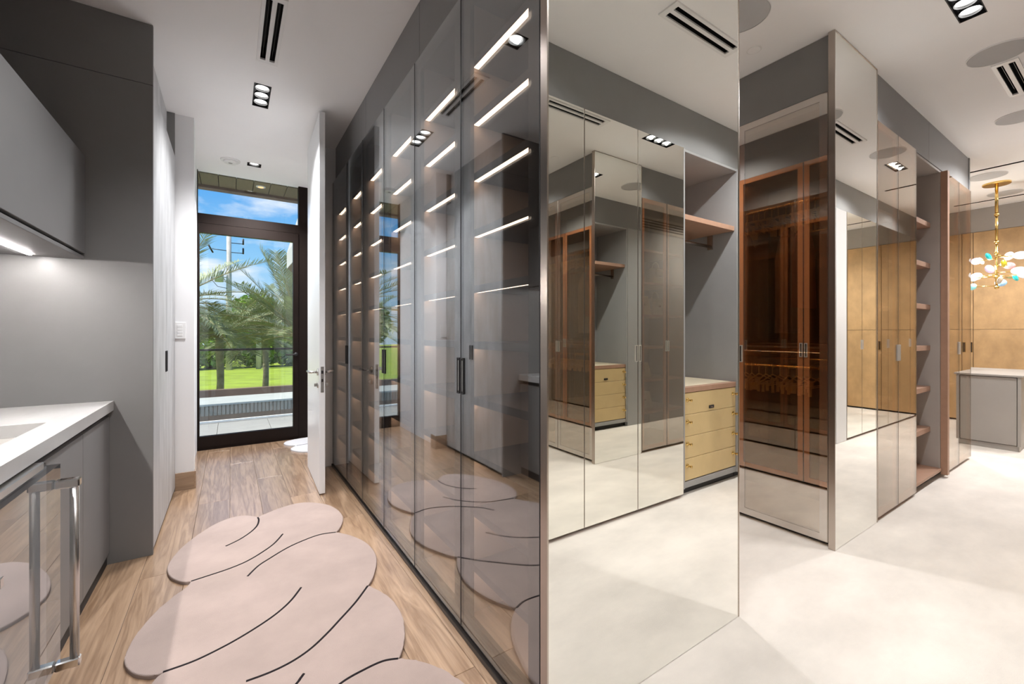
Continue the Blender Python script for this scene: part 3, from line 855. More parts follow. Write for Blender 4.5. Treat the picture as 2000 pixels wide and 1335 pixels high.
for (a, b) in ((.806, 1.596), (1.634, 2.416)):
    bx('side_panel', (6.874, 6.8995), (a, b), (.066, .778), 'islandgray', t)
bx('end_panel', (6.91, 8.0), (.782, .7995), (.066, .778), 'islandgray', t)

# chandelier
CX, CY = 7.41, 1.02
t = thing('chandelier', 'brass rod chandelier with pastel glass discs at the right edge', 'chandelier', (CX, CY, 1.7))
disc('canopy', (CX, CY, CEIL - .022), .115, .022, 'brass', t, chamfer=.006)
for (z0, z1, r) in ((2.62, CEIL - .022, .014), (2.30, 2.62, .0125), (1.76, 2.30, .011)):
    tube('rod', [(CX, CY, z0), (CX, CY, z1)], r, 'brass', t, seg=14)
for z in (2.62, 2.30, 2.175, 2.02, 1.90, 1.78): tube('collar', [(CX, CY, z - .014), (CX, CY, z + .014)], .02, 'brass', t, seg=14)
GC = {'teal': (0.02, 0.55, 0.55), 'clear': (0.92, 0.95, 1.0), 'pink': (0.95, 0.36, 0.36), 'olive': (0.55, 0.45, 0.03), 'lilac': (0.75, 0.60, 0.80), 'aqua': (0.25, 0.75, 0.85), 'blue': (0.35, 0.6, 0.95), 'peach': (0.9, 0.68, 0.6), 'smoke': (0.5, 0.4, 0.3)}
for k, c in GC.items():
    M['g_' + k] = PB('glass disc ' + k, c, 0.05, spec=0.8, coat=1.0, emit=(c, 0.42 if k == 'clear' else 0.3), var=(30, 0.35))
rv = Vector((.834, -.5515, 0)); fv = Vector((.5515, .834, 0))
for i, (px, py, col) in enumerate(((290, 890, 'teal'), (455, 895, 'peach'), (560, 885, 'clear'), (625, 865, 'clear'), (370, 968, 'olive'), (625, 962, 'pink'), (295, 1015, 'lilac'), (400, 1060, 'clear'),
                                   (525, 1040, 'clear'), (320, 1080, 'clear'), (345, 1128, 'smoke'), (310, 1172, 'aqua'), (640, 1090, 'teal'), (595, 1130, 'blue'), (570, 1075, 'clear'), (400, 900, 'lilac'))):
    dr = (px - 450) * .00116
    df = math.sqrt(max(0.0, .045 - dr * dr)) * (1 if i % 2 else -1) * .8
    z = 1.25 + (320 - py / 5.136) * .00594
    p = Vector((CX, CY, z)) + rv * dr + fv * df
    V, F = [], []
    aa = random.uniform(-.7, .7)
    th_ = (fv * math.cos(aa) + rv * math.sin(aa))
    ax = Vector((-th_.y, th_.x, 0))
    sd = Vector((0, 0, 1))
    nn, mm = 14, 7
    a, b, cth = random.uniform(.062, .076), random.uniform(.042, .052), .022
    tilt = random.uniform(-.5, .5)
    for j in range(mm):
        ph = -math.pi / 2 + math.pi * (j + .5) / mm
        for k in range(nn):
            th = 2 * math.pi * k / nn
            lx, ly, lz = a * math.cos(ph) * math.cos(th), b * math.cos(ph) * math.sin(th), cth * math.sin(ph)
            ly, lz = ly * math.cos(tilt) - lz * math.sin(tilt), ly * math.sin(tilt) + lz * math.cos(tilt)
            V.append(p + ax * lx + sd * ly + th_ * lz)
    for j in range(mm - 1):
        for k in range(nn): F.append((j * nn + k, j * nn + (k + 1) % nn, (j + 1) * nn + (k + 1) % nn, (j + 1) * nn + k))
    F.append(tuple(range(nn - 1, -1, -1))); F.append(tuple((mm - 1) * nn + k for k in range(nn)))
    arm = tube('arm', [(CX, CY, z), p], .005, 'brass', t, seg=8)
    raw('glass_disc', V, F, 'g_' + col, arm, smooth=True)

ld = bpy.data.lights.new('chandelier_lamp', 'POINT')
ld.energy = 16
ld.shadow_soft_size = 0.03
ld.color = (1.0, 0.95, 0.88)
lo = bpy.data.objects.new('chandelier_lamp', ld)
C.objects.link(lo)
lo.location = Vector((CX - .06, CY + .05, 2.0)) - wp(t)
lo.parent = t

# ------------------------------------------------------------------ left run: tall cabinet, counter, fridge, wall cabinet
t = thing('tall_cabinet', 'tall cabinet with pale brushed doors and grey side beyond the counter', 'cabinet', (-.74, 3.7, 0))
bx('body', (-1.098, -.386), (3.142, 4.27), (0.05, 2.64), 'graydark', t, bev=0)
bx('plinth', (-1.098, -.40), (3.142, 4.27), (0.0, 0.05), 'dark', t, bev=0)
bx('side_panel', (-1.098, -.364), (3.12, 3.141), (0.0, 2.643), 'graydark', t, bev=.001)
bx('upper_side_panel', (-1.098, -.364), (3.12, 3.141), (2.6455, CEIL - .001), 'graydark', t, bev=.001)
bx('fascia', (-1.098, -.416), (3.142, 4.27), (2.645, CEIL - .001), 'textured', t, bev=0)
bx('end_filler', (-1.098, -.366), (4.2705, 4.283), (0.0, CEIL - .001), 'graydark', t, bev=0)
for (a, b, hy) in ((3.143, 3.70, 3.675), (3.70, 4.268, 3.725)):
    d = bx('door', (-.385, -.364), (a + .0015, b - .0015), (0.03, 2.64), 'textured', t)
    ring_handle('handle', 'x', (-.3638, hy, 1.06), .02, .14, .006, 'dark', d, 1)

t = thing('countertop', 'white quartz countertop with faint grey veins along the left wall', 'countertop', (-.8, 1.7, .833))
SX0, SX1, SY0, SY1 = -1.0, -.63, 1.95, 2.513
boxes('slab', [((-1.098, SX0), (.3, 3.118), (.833, .883)), ((SX1, -.528), (.3, 3.118), (.833, .883)), ((SX0, SX1), (.3, SY0), (.833, .883)), ((SX0, SX1), (SY1, 3.118), (.833, .883))], 'counter', t)
t = thing('sink', 'white rectangular undermount sink set in the quartz counter', 'sink', (-.815, 2.23, .66))
boxes('basin', [((SX0 - .012, SX0), (SY0 - .012, SY1 + .012), (.66, .832)), ((SX1, SX1 + .012), (SY0 - .012, SY1 + .012), (.66, .832)), ((SX0, SX1), (SY0 - .012, SY0), (.66, .832)), ((SX0, SX1), (SY1, SY1 + .012), (.66, .832))], 'sink', t)
bx('bottom', (SX0, SX1), (SY0, SY1), (.655, .667), 'sink', t)
disc('drain', (-.815, 2.23, .667), .045, .004, 'chrome', t)

def base_unit(y0, y1, label):
    t = thing('base_cabinet', label, 'cabinet', (-.8, (y0 + y1) / 2, 0), 'grey base cabinets under the quartz counter')
    bx('body', (-1.098, -.568), (y0, y1), (0.06, .645 if y0 > 1.9 else .80), 'graydark', t, bev=0)
    bx('plinth', (-1.098, -.555), (y0, y1), (0.0, 0.06), 'dark', t, bev=0)
    bx('grip_channel', (-.60, -.575), (y0, y1), (.80, .832), 'dark', t, bev=0)
    bx('door', (-.567, -.545), (y0 + .0015, y1 - .0015), (.065, .80), 'graydark', t)
base_unit(2.622, 3.118, 'grey base cabinet against the tall cabinet side')
base_unit(2.138, 2.622, 'grey base cabinet next to the wine fridge')
base_unit(.3, 1.45, 'grey base cabinet on the near side of the wine fridge')
t = thing('wine_fridge', 'undercounter fridge with glass door and long steel bar handle', 'fridge', (-.8, 1.8, 0))
bx('body', (-1.098, -.572), (1.455, 2.132), (0.06, .645), 'dark', t, bev=0)
bx('plinth', (-1.098, -.56), (1.455, 2.132), (0.0, 0.06), 'dark', t, bev=0)
boxes('front_frame', [((-.571, -.535), (1.458, 1.50), (.07, .80)), ((-.571, -.535), (2.088, 2.13), (.07, .80)), ((-.571, -.535), (1.50, 2.088), (.07, .12)), ((-.571, -.535), (1.50, 2.088), (.755, .80))], 'darkmetal', t)
bx('top_trim', (-.571, -.512), (1.458, 2.02), (.803, .826), 'steel', t)
for z in (.25, .40, .55): bx('inner_shelf', (-.5705, -.56), (1.51, 2.08), (z, z + .012), 'steel', t)
d = bx('door', (-.5345, -.500), (1.458, 2.13), (.10, .79), 'fridgeglass', t, bev=0)
bx('door_backing', (-.5345, -.5340), (1.459, 2.129), (.101, .789), 'plastic', d, bev=0)
h = tube('handle', [(-.452, 2.075, .105), (-.452, 2.075, .735)], .0125, 'steel', d, seg=18)
for z in (.095, .717):
    bx('handle_mount', (-.4995, -.437), (2.060, 2.090), (z, z + .03), 'chrome', h, bev=.004)
bx('badge', (-.4998, -.498), (1.655, 1.675), (.585, .610), 'steel', d, bev=0)

t = thing('wall_cabinet', 'grey wall cabinet with light strip above the quartz counter', 'cabinet', (-.9, 1.7, 1.64))
bx('body', (-1.098, -.664), (.3, 3.118), (1.676, 2.183), 'graydark', t, bev=0)
bx('bottom_panel', (-1.098, -.643), (.3, 3.118), (1.637, 1.655), 'graydark', t)
bx('grip_channel', (-1.09, -.68), (.3, 3.118), (1.655, 1.676), 'dark', t, bev=0)
for (a, b) in ((2.05, 3.118), (.98, 2.05), (.3, .98)):
    bx('door', (-.663, -.640), (a + .0015, b - .0015), (1.668, 2.183), 'graydark', t)
bx('led_strip', (-.826, -.812), (.4, 3.04), (1.632, 1.6368), 'ledcool', t, bev=0)

t = thing('light_switch', 'white four-button wall switch beside the hall opening', 'switch', (-.335, 4.284, 1.27))
bx('plate', (-.372, -.298), (4.276, 4.2845), (1.205, 1.335), 'plastic', t)
for k in range(4): bx('button', (-.352, -.318), (4.273, 4.2758), (1.226 + k * .023, 1.246 + k * .023), 'plastic', t, bev=.001)

# ------------------------------------------------------------------ white swing door
dr = thing('door_1', 'tall white door standing open before the smoked glass cabinets', 'door', (0.60, 4.36, 0), kind='structure')
dr.rotation_euler = (0, 0, -0.035)
HX, HY = .60, 4.36
bx('leaf', (HX, HX + .042), (HY - .80, HY), (0.008, 2.962), 'doorwhite', dr, bev=.002)
lp = bx('lock_plate', (HX + .010, HX + .032), (HY - .8025, HY - .8), (.79, .99), 'steel', dr, bev=0)
bx('latch', (HX + .014, HX + .028), (HY - .812, HY - .8026), (.935, .96), 'dark', lp, bev=.002)
bx('keyhole', (HX + .015, HX + .027), (HY - .8032, HY - .8026), (.872, .895), 'dark', lp, bev=0)
for s, xf in ((-1, HX), (1, HX + .042)):
    r = tube('handle_rose', [(xf, HY - .745, .945), (xf + s * .009, HY - .745, .945)], .026, 'steel', dr, seg=20)
    tube('lever', [(xf + s * .009, HY - .745, .945), (xf + s * .055, HY - .745, .945), (xf + s * .064, HY - .73, .945), (xf + s * .064, HY - .62, .945)], .0095, 'steel', r, seg=10)
    r2 = tube('thumb_turn_rose', [(xf, HY - .745, .845), (xf + s * .008, HY - .745, .845)], .024, 'steel', dr, seg=20)
    bx('thumb_turn', tuple(sorted((xf + s * .008, xf + s * .03))), (HY - .749, HY - .741), (.833, .857), 'steel', r2)
for z in (.3, 1.48, 2.66): tube('hinge', [(HX + .021, HY + .009, z), (HX + .021, HY + .009, z + .11)], .009, 'steel', dr, seg=10)

# ------------------------------------------------------------------ terrace door and window
w = thing('window_1', 'brown framed full-height terrace window with a transom pane', 'window', (.2, 5.63, 0), kind='structure')
boxes('frame', [((-.358, -.29), (5.60, 5.68), (0, CEIL)), ((.673, .778), (5.60, 5.68), (0, CEIL)), ((-.29, .673), (5.60, 5.68), (2.425, 2.525)), ((-.29, .673), (5.60, 5.68), (0, .03))], 'brownframe', w)
bx('transom_pane', (-.29, .673), (5.637, 5.647), (2.525, CEIL), 'clearglass', w, bev=0)
dd = thing('door_2', 'brown framed glass terrace door in the window wall', 'door', (.2, 5.63, 0.03), kind='structure')
boxes('leaf_frame', [((-.288, -.275), (5.59, 5.65), (.032, 2.42)), ((.614, .671), (5.59, 5.65), (.032, 2.42)), ((-.275, .614), (5.59, 5.65), (.032, .146)), ((-.275, .614), (5.59, 5.65), (2.318, 2.42))], 'brownframe', dd)
bx('pane', (-.275, .614), (5.615, 5.625), (.146, 2.318), 'clearglass', dd, bev=0)
r = tube('handle_rose', [(.642, 5.59, 1.0), (.642, 5.578, 1.0)], .022, 'dark', dd, seg=16)
tube('lever', [(.642, 5.578, 1.0), (.642, 5.545, 1.0), (.63, 5.538, 1.0), (.53, 5.538, 1.0)], .009, 'dark', r, seg=10)

# ------------------------------------------------------------------ rugs
def catmull(P, n=6, closed=True):
    out = []
    N = len(P)
    rng = range(N) if closed else range(N - 1)
    for i in rng:
        g = (lambda k: P[k % N]) if closed else (lambda k: P[max(0, min(N - 1, k))])
        p0, p1, p2, p3 = g(i - 1), g(i), g(i + 1), g(i + 2)
        for j in range(n):
            s = j / n
            out.append(tuple(0.5 * ((2 * p1[k]) + (-p0[k] + p2[k]) * s + (2 * p0[k] - 5 * p1[k] + 4 * p2[k] - p3[k]) * s * s + (-p0[k] + 3 * p1[k] - 3 * p2[k] + p3[k]) * s ** 3) for k in (0, 1)))
    if not closed: out.append(P[-1])
    return out

def rug_slab(name, segs, z1, mat, parent):
    pts = []
    for s in segs:
        c = catmull(s, 5, closed=False)
        pts += c[:-1]
    bm = bmesh.new()
    vs = [bm.verts.new((p[0], p[1], 0.0005)) for p in pts]
    f = bm.faces.new(vs)
    if f.normal.z < 0: f.normal_flip()
    ex = bmesh.ops.extrude_face_region(bm, geom=[f])
    top = [e for e in ex['geom'] if isinstance(e, bmesh.types.BMVert)]
    for v in top: v.co.z = z1
    tope = [e for e in bm.edges if all(v in top for v in e.verts)]
    bmesh.ops.bevel(bm, geom=tope, offset=0.005, segments=3, affect='EDGES', profile=0.5)
    bmesh.ops.recalc_face_normals(bm, faces=bm.faces)
    bmesh.ops.triangulate(bm, faces=[fc for fc in bm.faces if len(fc.verts) > 8])
    me = bpy.data.meshes.new(name)
    bm.to_mesh(me); bm.free()
    me.materials.append(M[mat])
    return link(name, me, (0, 0, 0), parent)

def rug_line(P, z, w0, parent):
    c = catmull(P, 8, closed=False)
    V, F = [], []
    n = len(c)
    for i, p in enumerate(c):
        d = Vector((c[min(i + 1, n - 1)][0] - c[max(i - 1, 0)][0], c[min(i + 1, n - 1)][1] - c[max(i - 1, 0)][1], 0)).normalized()
        s = Vector((-d.y, d.x, 0)) * w0 * .5
        q = Vector((p[0], p[1], z))
        V += [q + s, q + s * .5 + Vector((0, 0, .0025)), q - s * .5 + Vector((0, 0, .0025)), q - s]
    for i in range(n - 1):
        for k in range(3): F.append((i * 4 + k, i * 4 + k + 1, (i + 1) * 4 + k + 1, (i + 1) * 4 + k))
    F.append((0, 1, 2, 3)); F.append(tuple((n - 1) * 4 + k for k in (3, 2, 1, 0)))
    return raw('groove_line', V, F, 'rugline', parent)

RZ = 0.016
rug = thing('rug', 'blush pink lobed rug with black curved lines on the oak floor', 'rug', (0.15, 2.1, 0))
Ls = [[(0.154, 3.325), (0.082, 3.407), (-0.011, 3.41), (-0.109, 3.329), (-0.194, 3.182), (-0.252, 3.041), (-0.277, 2.92), (-0.274, 2.833), (-0.25, 2.747), (-0.207, 2.677), (-0.165, 2.647)],
      [(-0.165, 2.647), (-0.183, 2.598), (-0.253, 2.495), (-0.303, 2.379), (-0.334, 2.233), (-0.335, 2.155), (-0.322, 2.103), (-0.294, 2.049), (-0.256, 2.011), (-0.223, 1.994), (-0.207, 1.992)],
      [(-0.207, 1.992), (-0.224, 1.975), (-0.244, 1.92), (-0.262, 1.82), (-0.25, 1.70), (-0.20, 1.60), (-0.11, 1.53)],
      [(-0.11, 1.53), (-0.16, 1.44), (-0.18, 1.32), (-0.15, 1.20), (-0.06, 1.10), (0.06, 1.05), (0.20, 1.03)],
      [(0.20, 1.03), (0.35, 0.97), (0.50, 0.96), (0.63, 1.02), (0.70, 1.13), (0.71, 1.24), (0.687, 1.345), (0.664, 1.416), (0.625, 1.493), (0.576, 1.552), (0.533, 1.586)],
      [(0.533, 1.586), (0.553, 1.612), (0.586, 1.674), (0.615, 1.758), (0.631, 1.863), (0.621, 1.965), (0.597, 2.057), (0.561, 2.126)],
      [(0.561, 2.126), (0.593, 2.17), (0.626, 2.238), (0.665, 2.341), (0.68, 2.449), (0.664, 2.588), (0.61, 2.72), (0.547, 2.805)],
      [(0.547, 2.805), (0.58, 2.858), (0.615, 2.946), (0.633, 3.036), (0.624, 3.168), (0.576, 3.304), (0.481, 3.41), (0.388, 3.44), (0.268, 3.403), (0.154, 3.325)]]
rug_slab('pile', Ls, RZ, 'rug', rug)
for P in ([(0.153, 3.318), (0.156, 3.266), (0.142, 3.179), (0.104, 3.098), (0.045, 3.024), (-0.023, 2.972)],
          [(0.268, 2.96), (0.216, 2.858), (0.155, 2.784), (0.074, 2.714), (-0.009, 2.678), (-0.102, 2.659), (-0.163, 2.648)],
          [(0.545, 2.805), (0.461, 2.825), (0.376, 2.805), (0.273, 2.755), (0.176, 2.676), (0.121, 2.624), (0.072, 2.544)],
          [(0.286, 2.289), (0.234, 2.205), (0.176, 2.142), (0.11, 2.093), (0.024, 2.045), (-0.054, 2.014), (-0.122, 1.997), (-0.205, 1.995)],
          [(0.559, 2.124), (0.479, 2.026), (0.389, 1.936), (0.331, 1.88), (0.264, 1.826), (0.196, 1.793), (0.123, 1.779), (0.046, 1.78)],
          [(0.531, 1.586), (0.48, 1.605), (0.411, 1.603), (0.325, 1.586), (0.22, 1.53), (0.13, 1.45)],
          [(0.222, 1.704), (0.208, 1.687), (0.194, 1.67), (0.12, 1.60), (0.02, 1.55), (-0.108, 1.53)],
          [(0.45, 1.35), (0.36, 1.22), (0.25, 1.13), (0.12, 1.08)]):
    rug_line(P, RZ - .0005, .0115, rug)
rug2 = thing('rug', 'pale lobed rug on the hall floor behind the white door', 'rug', (0.9, 5.25, 0))
rug_slab('pile', [[(0.60, 5.20), (0.52, 5.30), (0.50, 5.40), (0.56, 5.50), (0.75, 5.55), (1.1, 5.52), (1.5, 5.50), (1.75, 5.35), (1.8, 5.15)],
                  [(1.8, 5.15), (1.85, 5.0), (1.7, 4.85), (1.3, 4.80), (0.9, 4.82), (0.65, 4.90), (0.55, 5.02), (0.54, 5.12), (0.60, 5.20)]], RZ, 'rugpale', rug2)
rug_line([(0.605, 5.20), (0.8, 5.22), (1.1, 5.26), (1.4, 5.24)], RZ - .0005, .0085, rug2)
rug_line([(1.79, 5.15), (1.6, 5.10), (1.4, 5.02)], RZ - .0005, .0085, rug2)

# ------------------------------------------------------------------ outside
M['tile'] = PB('pale terrace tile', (0.27, 0.265, 0.255), 0.6, var=(4, 0.05))
M['curb'] = PB('white curb', (0.8, 0.8, 0.78), 0.6, var=(4, 0.03))
M['brownstone'] = PB('brown coping', (0.16, 0.10, 0.075), 0.7, var=(5, 0.1))
M['slabgray'] = PB('gray roof slab', (0.46, 0.47, 0.46), 0.7, var=(3, 0.06))
M['ribgray'] = PB('ribbed gray cladding', (0.25, 0.23, 0.21), 0.6, var=(5, 0.1))
M['soffit'] = PB('olive brown soffit board', (0.16, 0.115, 0.055), 0.6, var=(5, 0.12), stretch=(8, 1, 8), rnd=0.1)
M['lawn'] = PB('lawn grass', (0.26, 0.34, 0.02), 0.9, var=(0.9, 0.25), bump=(60, 0.6))
M['palmleaf'] = PB('date palm leaflet', (0.30, 0.335, 0.17), 0.5, var=(2.5, 0.45), rnd=0.2)
M['palmrib'] = PB('palm rachis', (0.36, 0.30, 0.13), 0.6, var=(4, 0.1))
M['palmtrunk'] = PB('palm trunk', (0.30, 0.25, 0.17), 0.9, var=(8, 0.3), bump=(30, 0.6))
M['leaf'] = PB('hedge leaf', (0.20, 0.31, 0.03), 0.55, var=(1.4, 0.6), rnd=0.25)
M['leaf2'] = PB('tree leaf', (0.09, 0.16, 0.035), 0.55, var=(1.2, 0.6), rnd=0.25)
M['bark'] = PB('tree bark', (0.15, 0.11, 0.08), 0.9, var=(8, 0.3))
M['concrete'] = PB('pole concrete', (0.55, 0.51, 0.47), 0.8, var=(3, 0.2))
M['transformer'] = PB('transformer paint', (0.50, 0.52, 0.50), 0.5, var=(4, 0.05))
M['stucco'] = PB('white stucco', (0.42, 0.42, 0.41), 0.8, var=(5, 0.03))
so = struct(bx('trim_soffit', (-1.4, 3.2), (6.14, 6.26), (2.955, 3.12), 'brownstone'))
for k in range(26):
    bx('soffit_board', (-1.3 + k * .17, -1.3 + k * .17 + .163), (5.70, 6.14), (2.985, 3.0), 'soffit', so)
t = thing('soffit_lamp', 'small round lamp set in the terrace soffit', 'lamp', (.30, 5.86, 2.985))
disc('trim_ring', (.30, 5.86, 2.978), .05, .007, 'curb', t, chamfer=.003)
disc('lens', (.30, 5.86, 2.976), .03, .003, 'softlamp', t)
ter = struct(bx('floor_terrace', (-2.5, 4.0), (5.72, 7.2), (-.14, -.02), 'dark', bev=0))
for i in range(11):
    for j in range(3):
        bx('tile', (-2.5 + i * .59 + .002, -2.5 + i * .59 + .588), (5.72 + j * .493 + .002, 5.72 + j * .493 + .491), (-.02, 0.0), 'tile', ter)
struct(bx('trim_curb', (-2.5, 4.0), (7.2, 7.34), (-.14, .016), 'curb'))
gr = thing('glass_railing', 'frameless glass balustrade with dark top rail on the terrace', 'railing', (.2, 7.27, .016))
for (a, b) in ((-2.4, -.72), (-.71, .62), (.63, 2.2), (2.21, 3.9)):
    bx('glass_panel', (a, b), (7.262, 7.276), (.017, 1.0), 'clearglass', gr, bev=0)
bx('top_rail', (-2.42, 3.92), (7.245, 7.293), (1.0, 1.028), 'darkmetal', gr, bev=.006)
lr = thing('lower_roof', 'flat gray lower roof with ribbed wall beyond the balustrade', 'roof', (0, 10.5, -1.2))
bx('base_wall', (-6, 6), (8.98, 9.2), (-1.2, -.17), 'brownstone', lr, bev=0)
boxes('ribbed_wall', [((-6 + k * .06, -6 + k * .06 + .045), (8.95, 8.99), (-.17, .0)) for k in range(200)] + [((-6, 6), (8.99, 9.05), (-.17, .0))], 'ribgray', lr)
bx('slab', (-6, 6), (8.93, 10.0), (.0, .03), 'slabgray', lr, bev=0)
bx('upstand', (-6, 6), (9.9, 10.05), (.03, .16), 'brownstone', lr, bev=0)
struct(bx('ground_lawn', (-40, 40), (10.1, 90), (-1.4, -1.2), 'lawn', bev=0))
nb = thing('neighbour_wing', 'white stucco wing with sloping eave at the right of the terrace view', 'building', (1.9, 9.4, -1.2))
raw('wall', [(x_, y_, z_) for y_ in (9.0, 10.2) for (x_, z_) in ((1.0, 2.62), (1.0, 2.95), (1.6, 5.2), (4.0, 5.2), (4.0, 2.62))],
    [(0, 1, 2, 3, 4), (9, 8, 7, 6, 5), (0, 5, 6, 1), (1, 6, 7, 2), (2, 7, 8, 3), (3, 8, 9, 4), (4, 9, 5, 0)], 'stucco', nb)
raw('eave', [(x_, y_, z_) for y_ in (9.05, 10.15) for (x_, z_) in ((1.01, 2.619), (1.5, 2.619), (1.5, 2.15))], [(0, 1, 2), (5, 4, 3), (0, 3, 4, 1), (1, 4, 5, 2), (2, 5, 3, 0)], 'brownstone', nb)
bx('lower_wall', (1.5, 4.0), (9.06, 10.14), (-1.2, 2.15), 'stucco', nb, bev=0)

def frond(parent, base, az, elev, L, droop, wl, n=64):
    """one pinnate leaf: rachis tube plus leaflets"""
    d = Vector((math.cos(az) * math.cos(elev), math.sin(az) * math.cos(elev), math.sin(elev)))
    p = Vector(base); pts = [p.copy()]
    N = 14
    for i in range(N):
        d = (d + Vector((0, 0, -droop / N))).normalized()
        p = p + d * (L / N)
        pts.append(p.copy())
    rb = tube('frond', pts, [.022 * (1 - .85 * i / N) for i in range(N + 1)], 'palmrib', parent, seg=5)
    V, F = [], []
    for k in range(n):
        s = .12 + .88 * k / n
        f = s * N
        i = min(int(f), N - 1)
        q = pts[i].lerp(pts[i + 1], f - i)
        t_ = (pts[i + 1] - pts[i]).normalized()
        side = t_.cross(Vector((0, 0, 1)))
        side = side.normalized() if side.length > .05 else Vector((1, 0, 0))
        up = side.cross(t_).normalized()
        ll = wl * (0.55 + 0.6 * math.sin(math.pi * min(1, s * .95 + .05))) * random.uniform(.85, 1.15)
        for sg in (-1, 1):
            dv = (t_ * .75 + side * sg * .75 + up * .28 + Vector((random.uniform(-.12, .12), random.uniform(-.12, .12), random.uniform(-.2, .05)))).normalized()
            wv = t_.cross(dv).cross(dv).normalized() * .011 if True else up
            wv = dv.cross(up).normalized() * .0105
            b = len(V)
            mid = q + dv * ll * .45
            tip = q + dv * ll + Vector((0, 0, -.06 * ll))
            V += [q - wv * .6, q + wv * .6, mid + wv, tip, mid - wv]
            F += [(b, b + 1, b + 2, b + 4), (b + 4, b + 2, b + 3)]
    raw('leaflets', V, F, 'palmleaf', rb)

def palm(x, y, zc, label, L, n, seed, wl=.45, elevs=(-.25, 1.2)):
    random.seed(seed)
    t = thing('date_palm', label, 'palm tree', (x, y, -1.2), 'date palms beyond the terrace')
    tube('trunk', [(x, y, -1.2), (x + .03, y, -.3), (x, y, zc - .25), (x, y, zc + .05)], [.12, .10, .12, .10], 'palmtrunk', t, seg=12)
    for k in range(n):
        az = 2.399963 * k + random.uniform(-.2, .2)
        e = elevs[0] + (elevs[1] - elevs[0]) * ((k + .5) / n) + random.uniform(-.08, .08)
        frond(t, (x, y, zc), az, e, L * random.uniform(.85, 1.1), random.uniform(.55, .95) * (1.1 - .5 * max(0, e)), wl)
palm(1.72, 14.0, 1.15, 'date palm with upright fronds at the right of the terrace view', 2.6, 42, 3, elevs=(.1, 1.45))
palm(-1.40, 14.2, 1.95, 'date palm reaching in from the left of the terrace view', 2.6, 32, 11, elevs=(-.15, .9))
palm(-0.30, 17.0, 1.1, 'low date palm in the middle of the terrace view', 2.3, 40, 21, elevs=(.05, .9))
palm(1.15, 19.5, 1.15, 'date palm behind the others near the right of the terrace view', 2.4, 38, 31, elevs=(.05, 1.0))
palm(-2.6, 18.0, 1.4, 'date palm furthest left in the terrace view', 2.4, 22, 41, elevs=(-.1, .9))
random.seed(99)

def bush(name, label, cat, c, r, n, mat, group, trunk=True, size=.22):
    t = thing(name, label, cat, (c[0], c[1], -1.2), group)
    V, F = [], []
    for k in range(n):
        while True:
            p = Vector((random.uniform(-1, 1), random.uniform(-1, 1), random.uniform(-1, 1)))
            if .35 < p.length < 1: break
        q = Vector((c[0] + p.x * r[0], c[1] + p.y * r[1], c[2] + p.z * r[2]))
        a = Vector((random.gauss(0, 1), random.gauss(0, 1), random.gauss(0, 1))).normalized()
        b = a.cross(Vector((random.gauss(0, 1), random.gauss(0, 1), random.gauss(0, 1)))).normalized()
        s = size * random.uniform(.6, 1.3)
        i = len(V)
        V += [q - a * s, q + b * s * .45, q + a * s, q - b * s * .45]
        F.append((i, i + 1, i + 2, i + 3))
    o = raw('foliage', V, F, mat, t)
    if trunk:
        tube('trunk', [(c[0], c[1], -1.2), (c[0] + .1, c[1], c[2])], [.18, .1], 'bark', t, seg=8)
    return t
bl = ['bright green hedge bush at the left behind the lawn', 'bright green hedge bush left of the concrete pole', 'bright green hedge bush right of the concrete pole', 'bright green hedge bush at the right behind the lawn', 'bright green hedge bush at the far right behind the palms', 'bright green hedge bush at the far left of the terrace view']
for (x_, l) in zip((-3.6, -1.2, 1.6, 4.0, 6.6, -6.2), bl):
    bush('hedge_bush', l, 'bush', (x_, 35.5 + random.uniform(-.6, .6), 0.2), (1.7, 1.2, 1.5), 1500, 'leaf', 'hedge behind the lawn', size=.2)
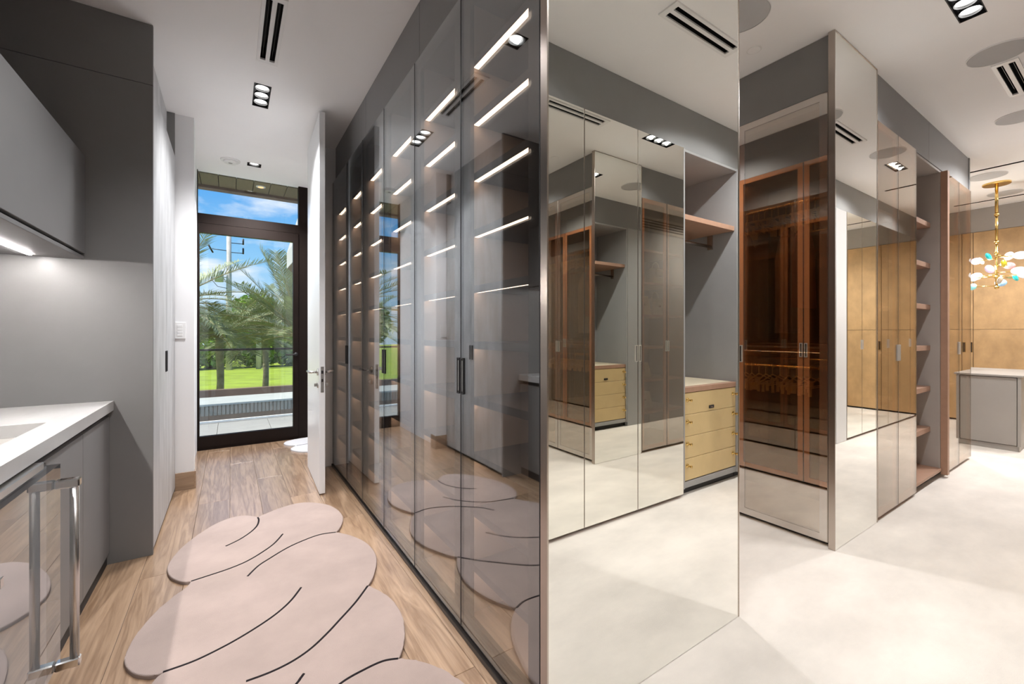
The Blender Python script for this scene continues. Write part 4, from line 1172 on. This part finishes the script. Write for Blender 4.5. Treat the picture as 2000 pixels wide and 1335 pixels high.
tl = ['leafy tree behind the hedge at the left of the terrace view', 'leafy tree behind the concrete pole', 'tall leafy tree behind the upright palm', 'leafy tree at the far right of the terrace view', 'leafy tree at the far left of the terrace view']
for (x_, z_, l) in zip((-4.6, 1.8, 4.4, 8.6, -9.5), (1.3, 2.2, 1.6, 2.6, 2.2), tl):
    bush('leafy_tree', l, 'tree', (x_, 42 + random.uniform(-1, 1), z_), (2.4, 1.8, 2.3), 2200, 'leaf2' if x_ < 0 else 'leaf', 'trees behind the hedge', size=.28)

t = thing('utility_pole', 'concrete utility pole with transformer behind the palms', 'utility pole', (-.08, 34, -1.2))
tube('pole', [(-.08, 34, -1.2), (-.08, 34, 8.3)], [.19, .13], 'concrete', t, seg=12)
tube('transformer', [(-.62, 34, 4.62), (-.62, 34, 5.28), (-.62, 34, 5.36)], [.25, .25, .18], 'transformer', t, seg=18)
bx('bracket', (-.62, -.08), (33.97, 34.03), (4.9, 4.96), 'transformer', t)
tube('bushing', [(-.6, 34, 5.3), (-.6, 34, 5.75)], .04, 'darkmetal', t, seg=8)
for z in (6.62, 7.25):
    a = tube('arm', [(-.08, 34, z), (.72, 34, z)], .025, 'darkmetal', t, seg=6)
    tube('insulator', [(.72, 34, z - .05), (.72, 34, z + .35)], .05, 'darkmetal', a, seg=8)
a = tube('fuse_arm', [(-.08, 34, 6.7), (-1.0, 34, 6.75)], .025, 'darkmetal', t, seg=6)
tube('fuse_cutout', [(-1.2, 34, 7.0), (-.95, 34, 6.5)], .05, 'darkmetal', a, seg=8)
tube('wire_loop', [(-.6, 33.9, 5.7), (-.95, 33.9, 5.2), (-1.0, 33.9, 4.7), (-.7, 33.9, 4.3), (-.15, 33.9, 4.2)], .018, 'dark', t, seg=5)
t = thing('wooden_post', 'short pale post standing right of the utility pole', 'post', (1.55, 35, -1.2))
tube('post', [(1.62, 34.0, -1.2), (1.62, 34.0, 3.6)], [.17, .15], 'concrete', t, seg=10)
bx('cap', (1.5, 1.74), (33.88, 34.12), (3.6, 3.66), 'concrete', t)
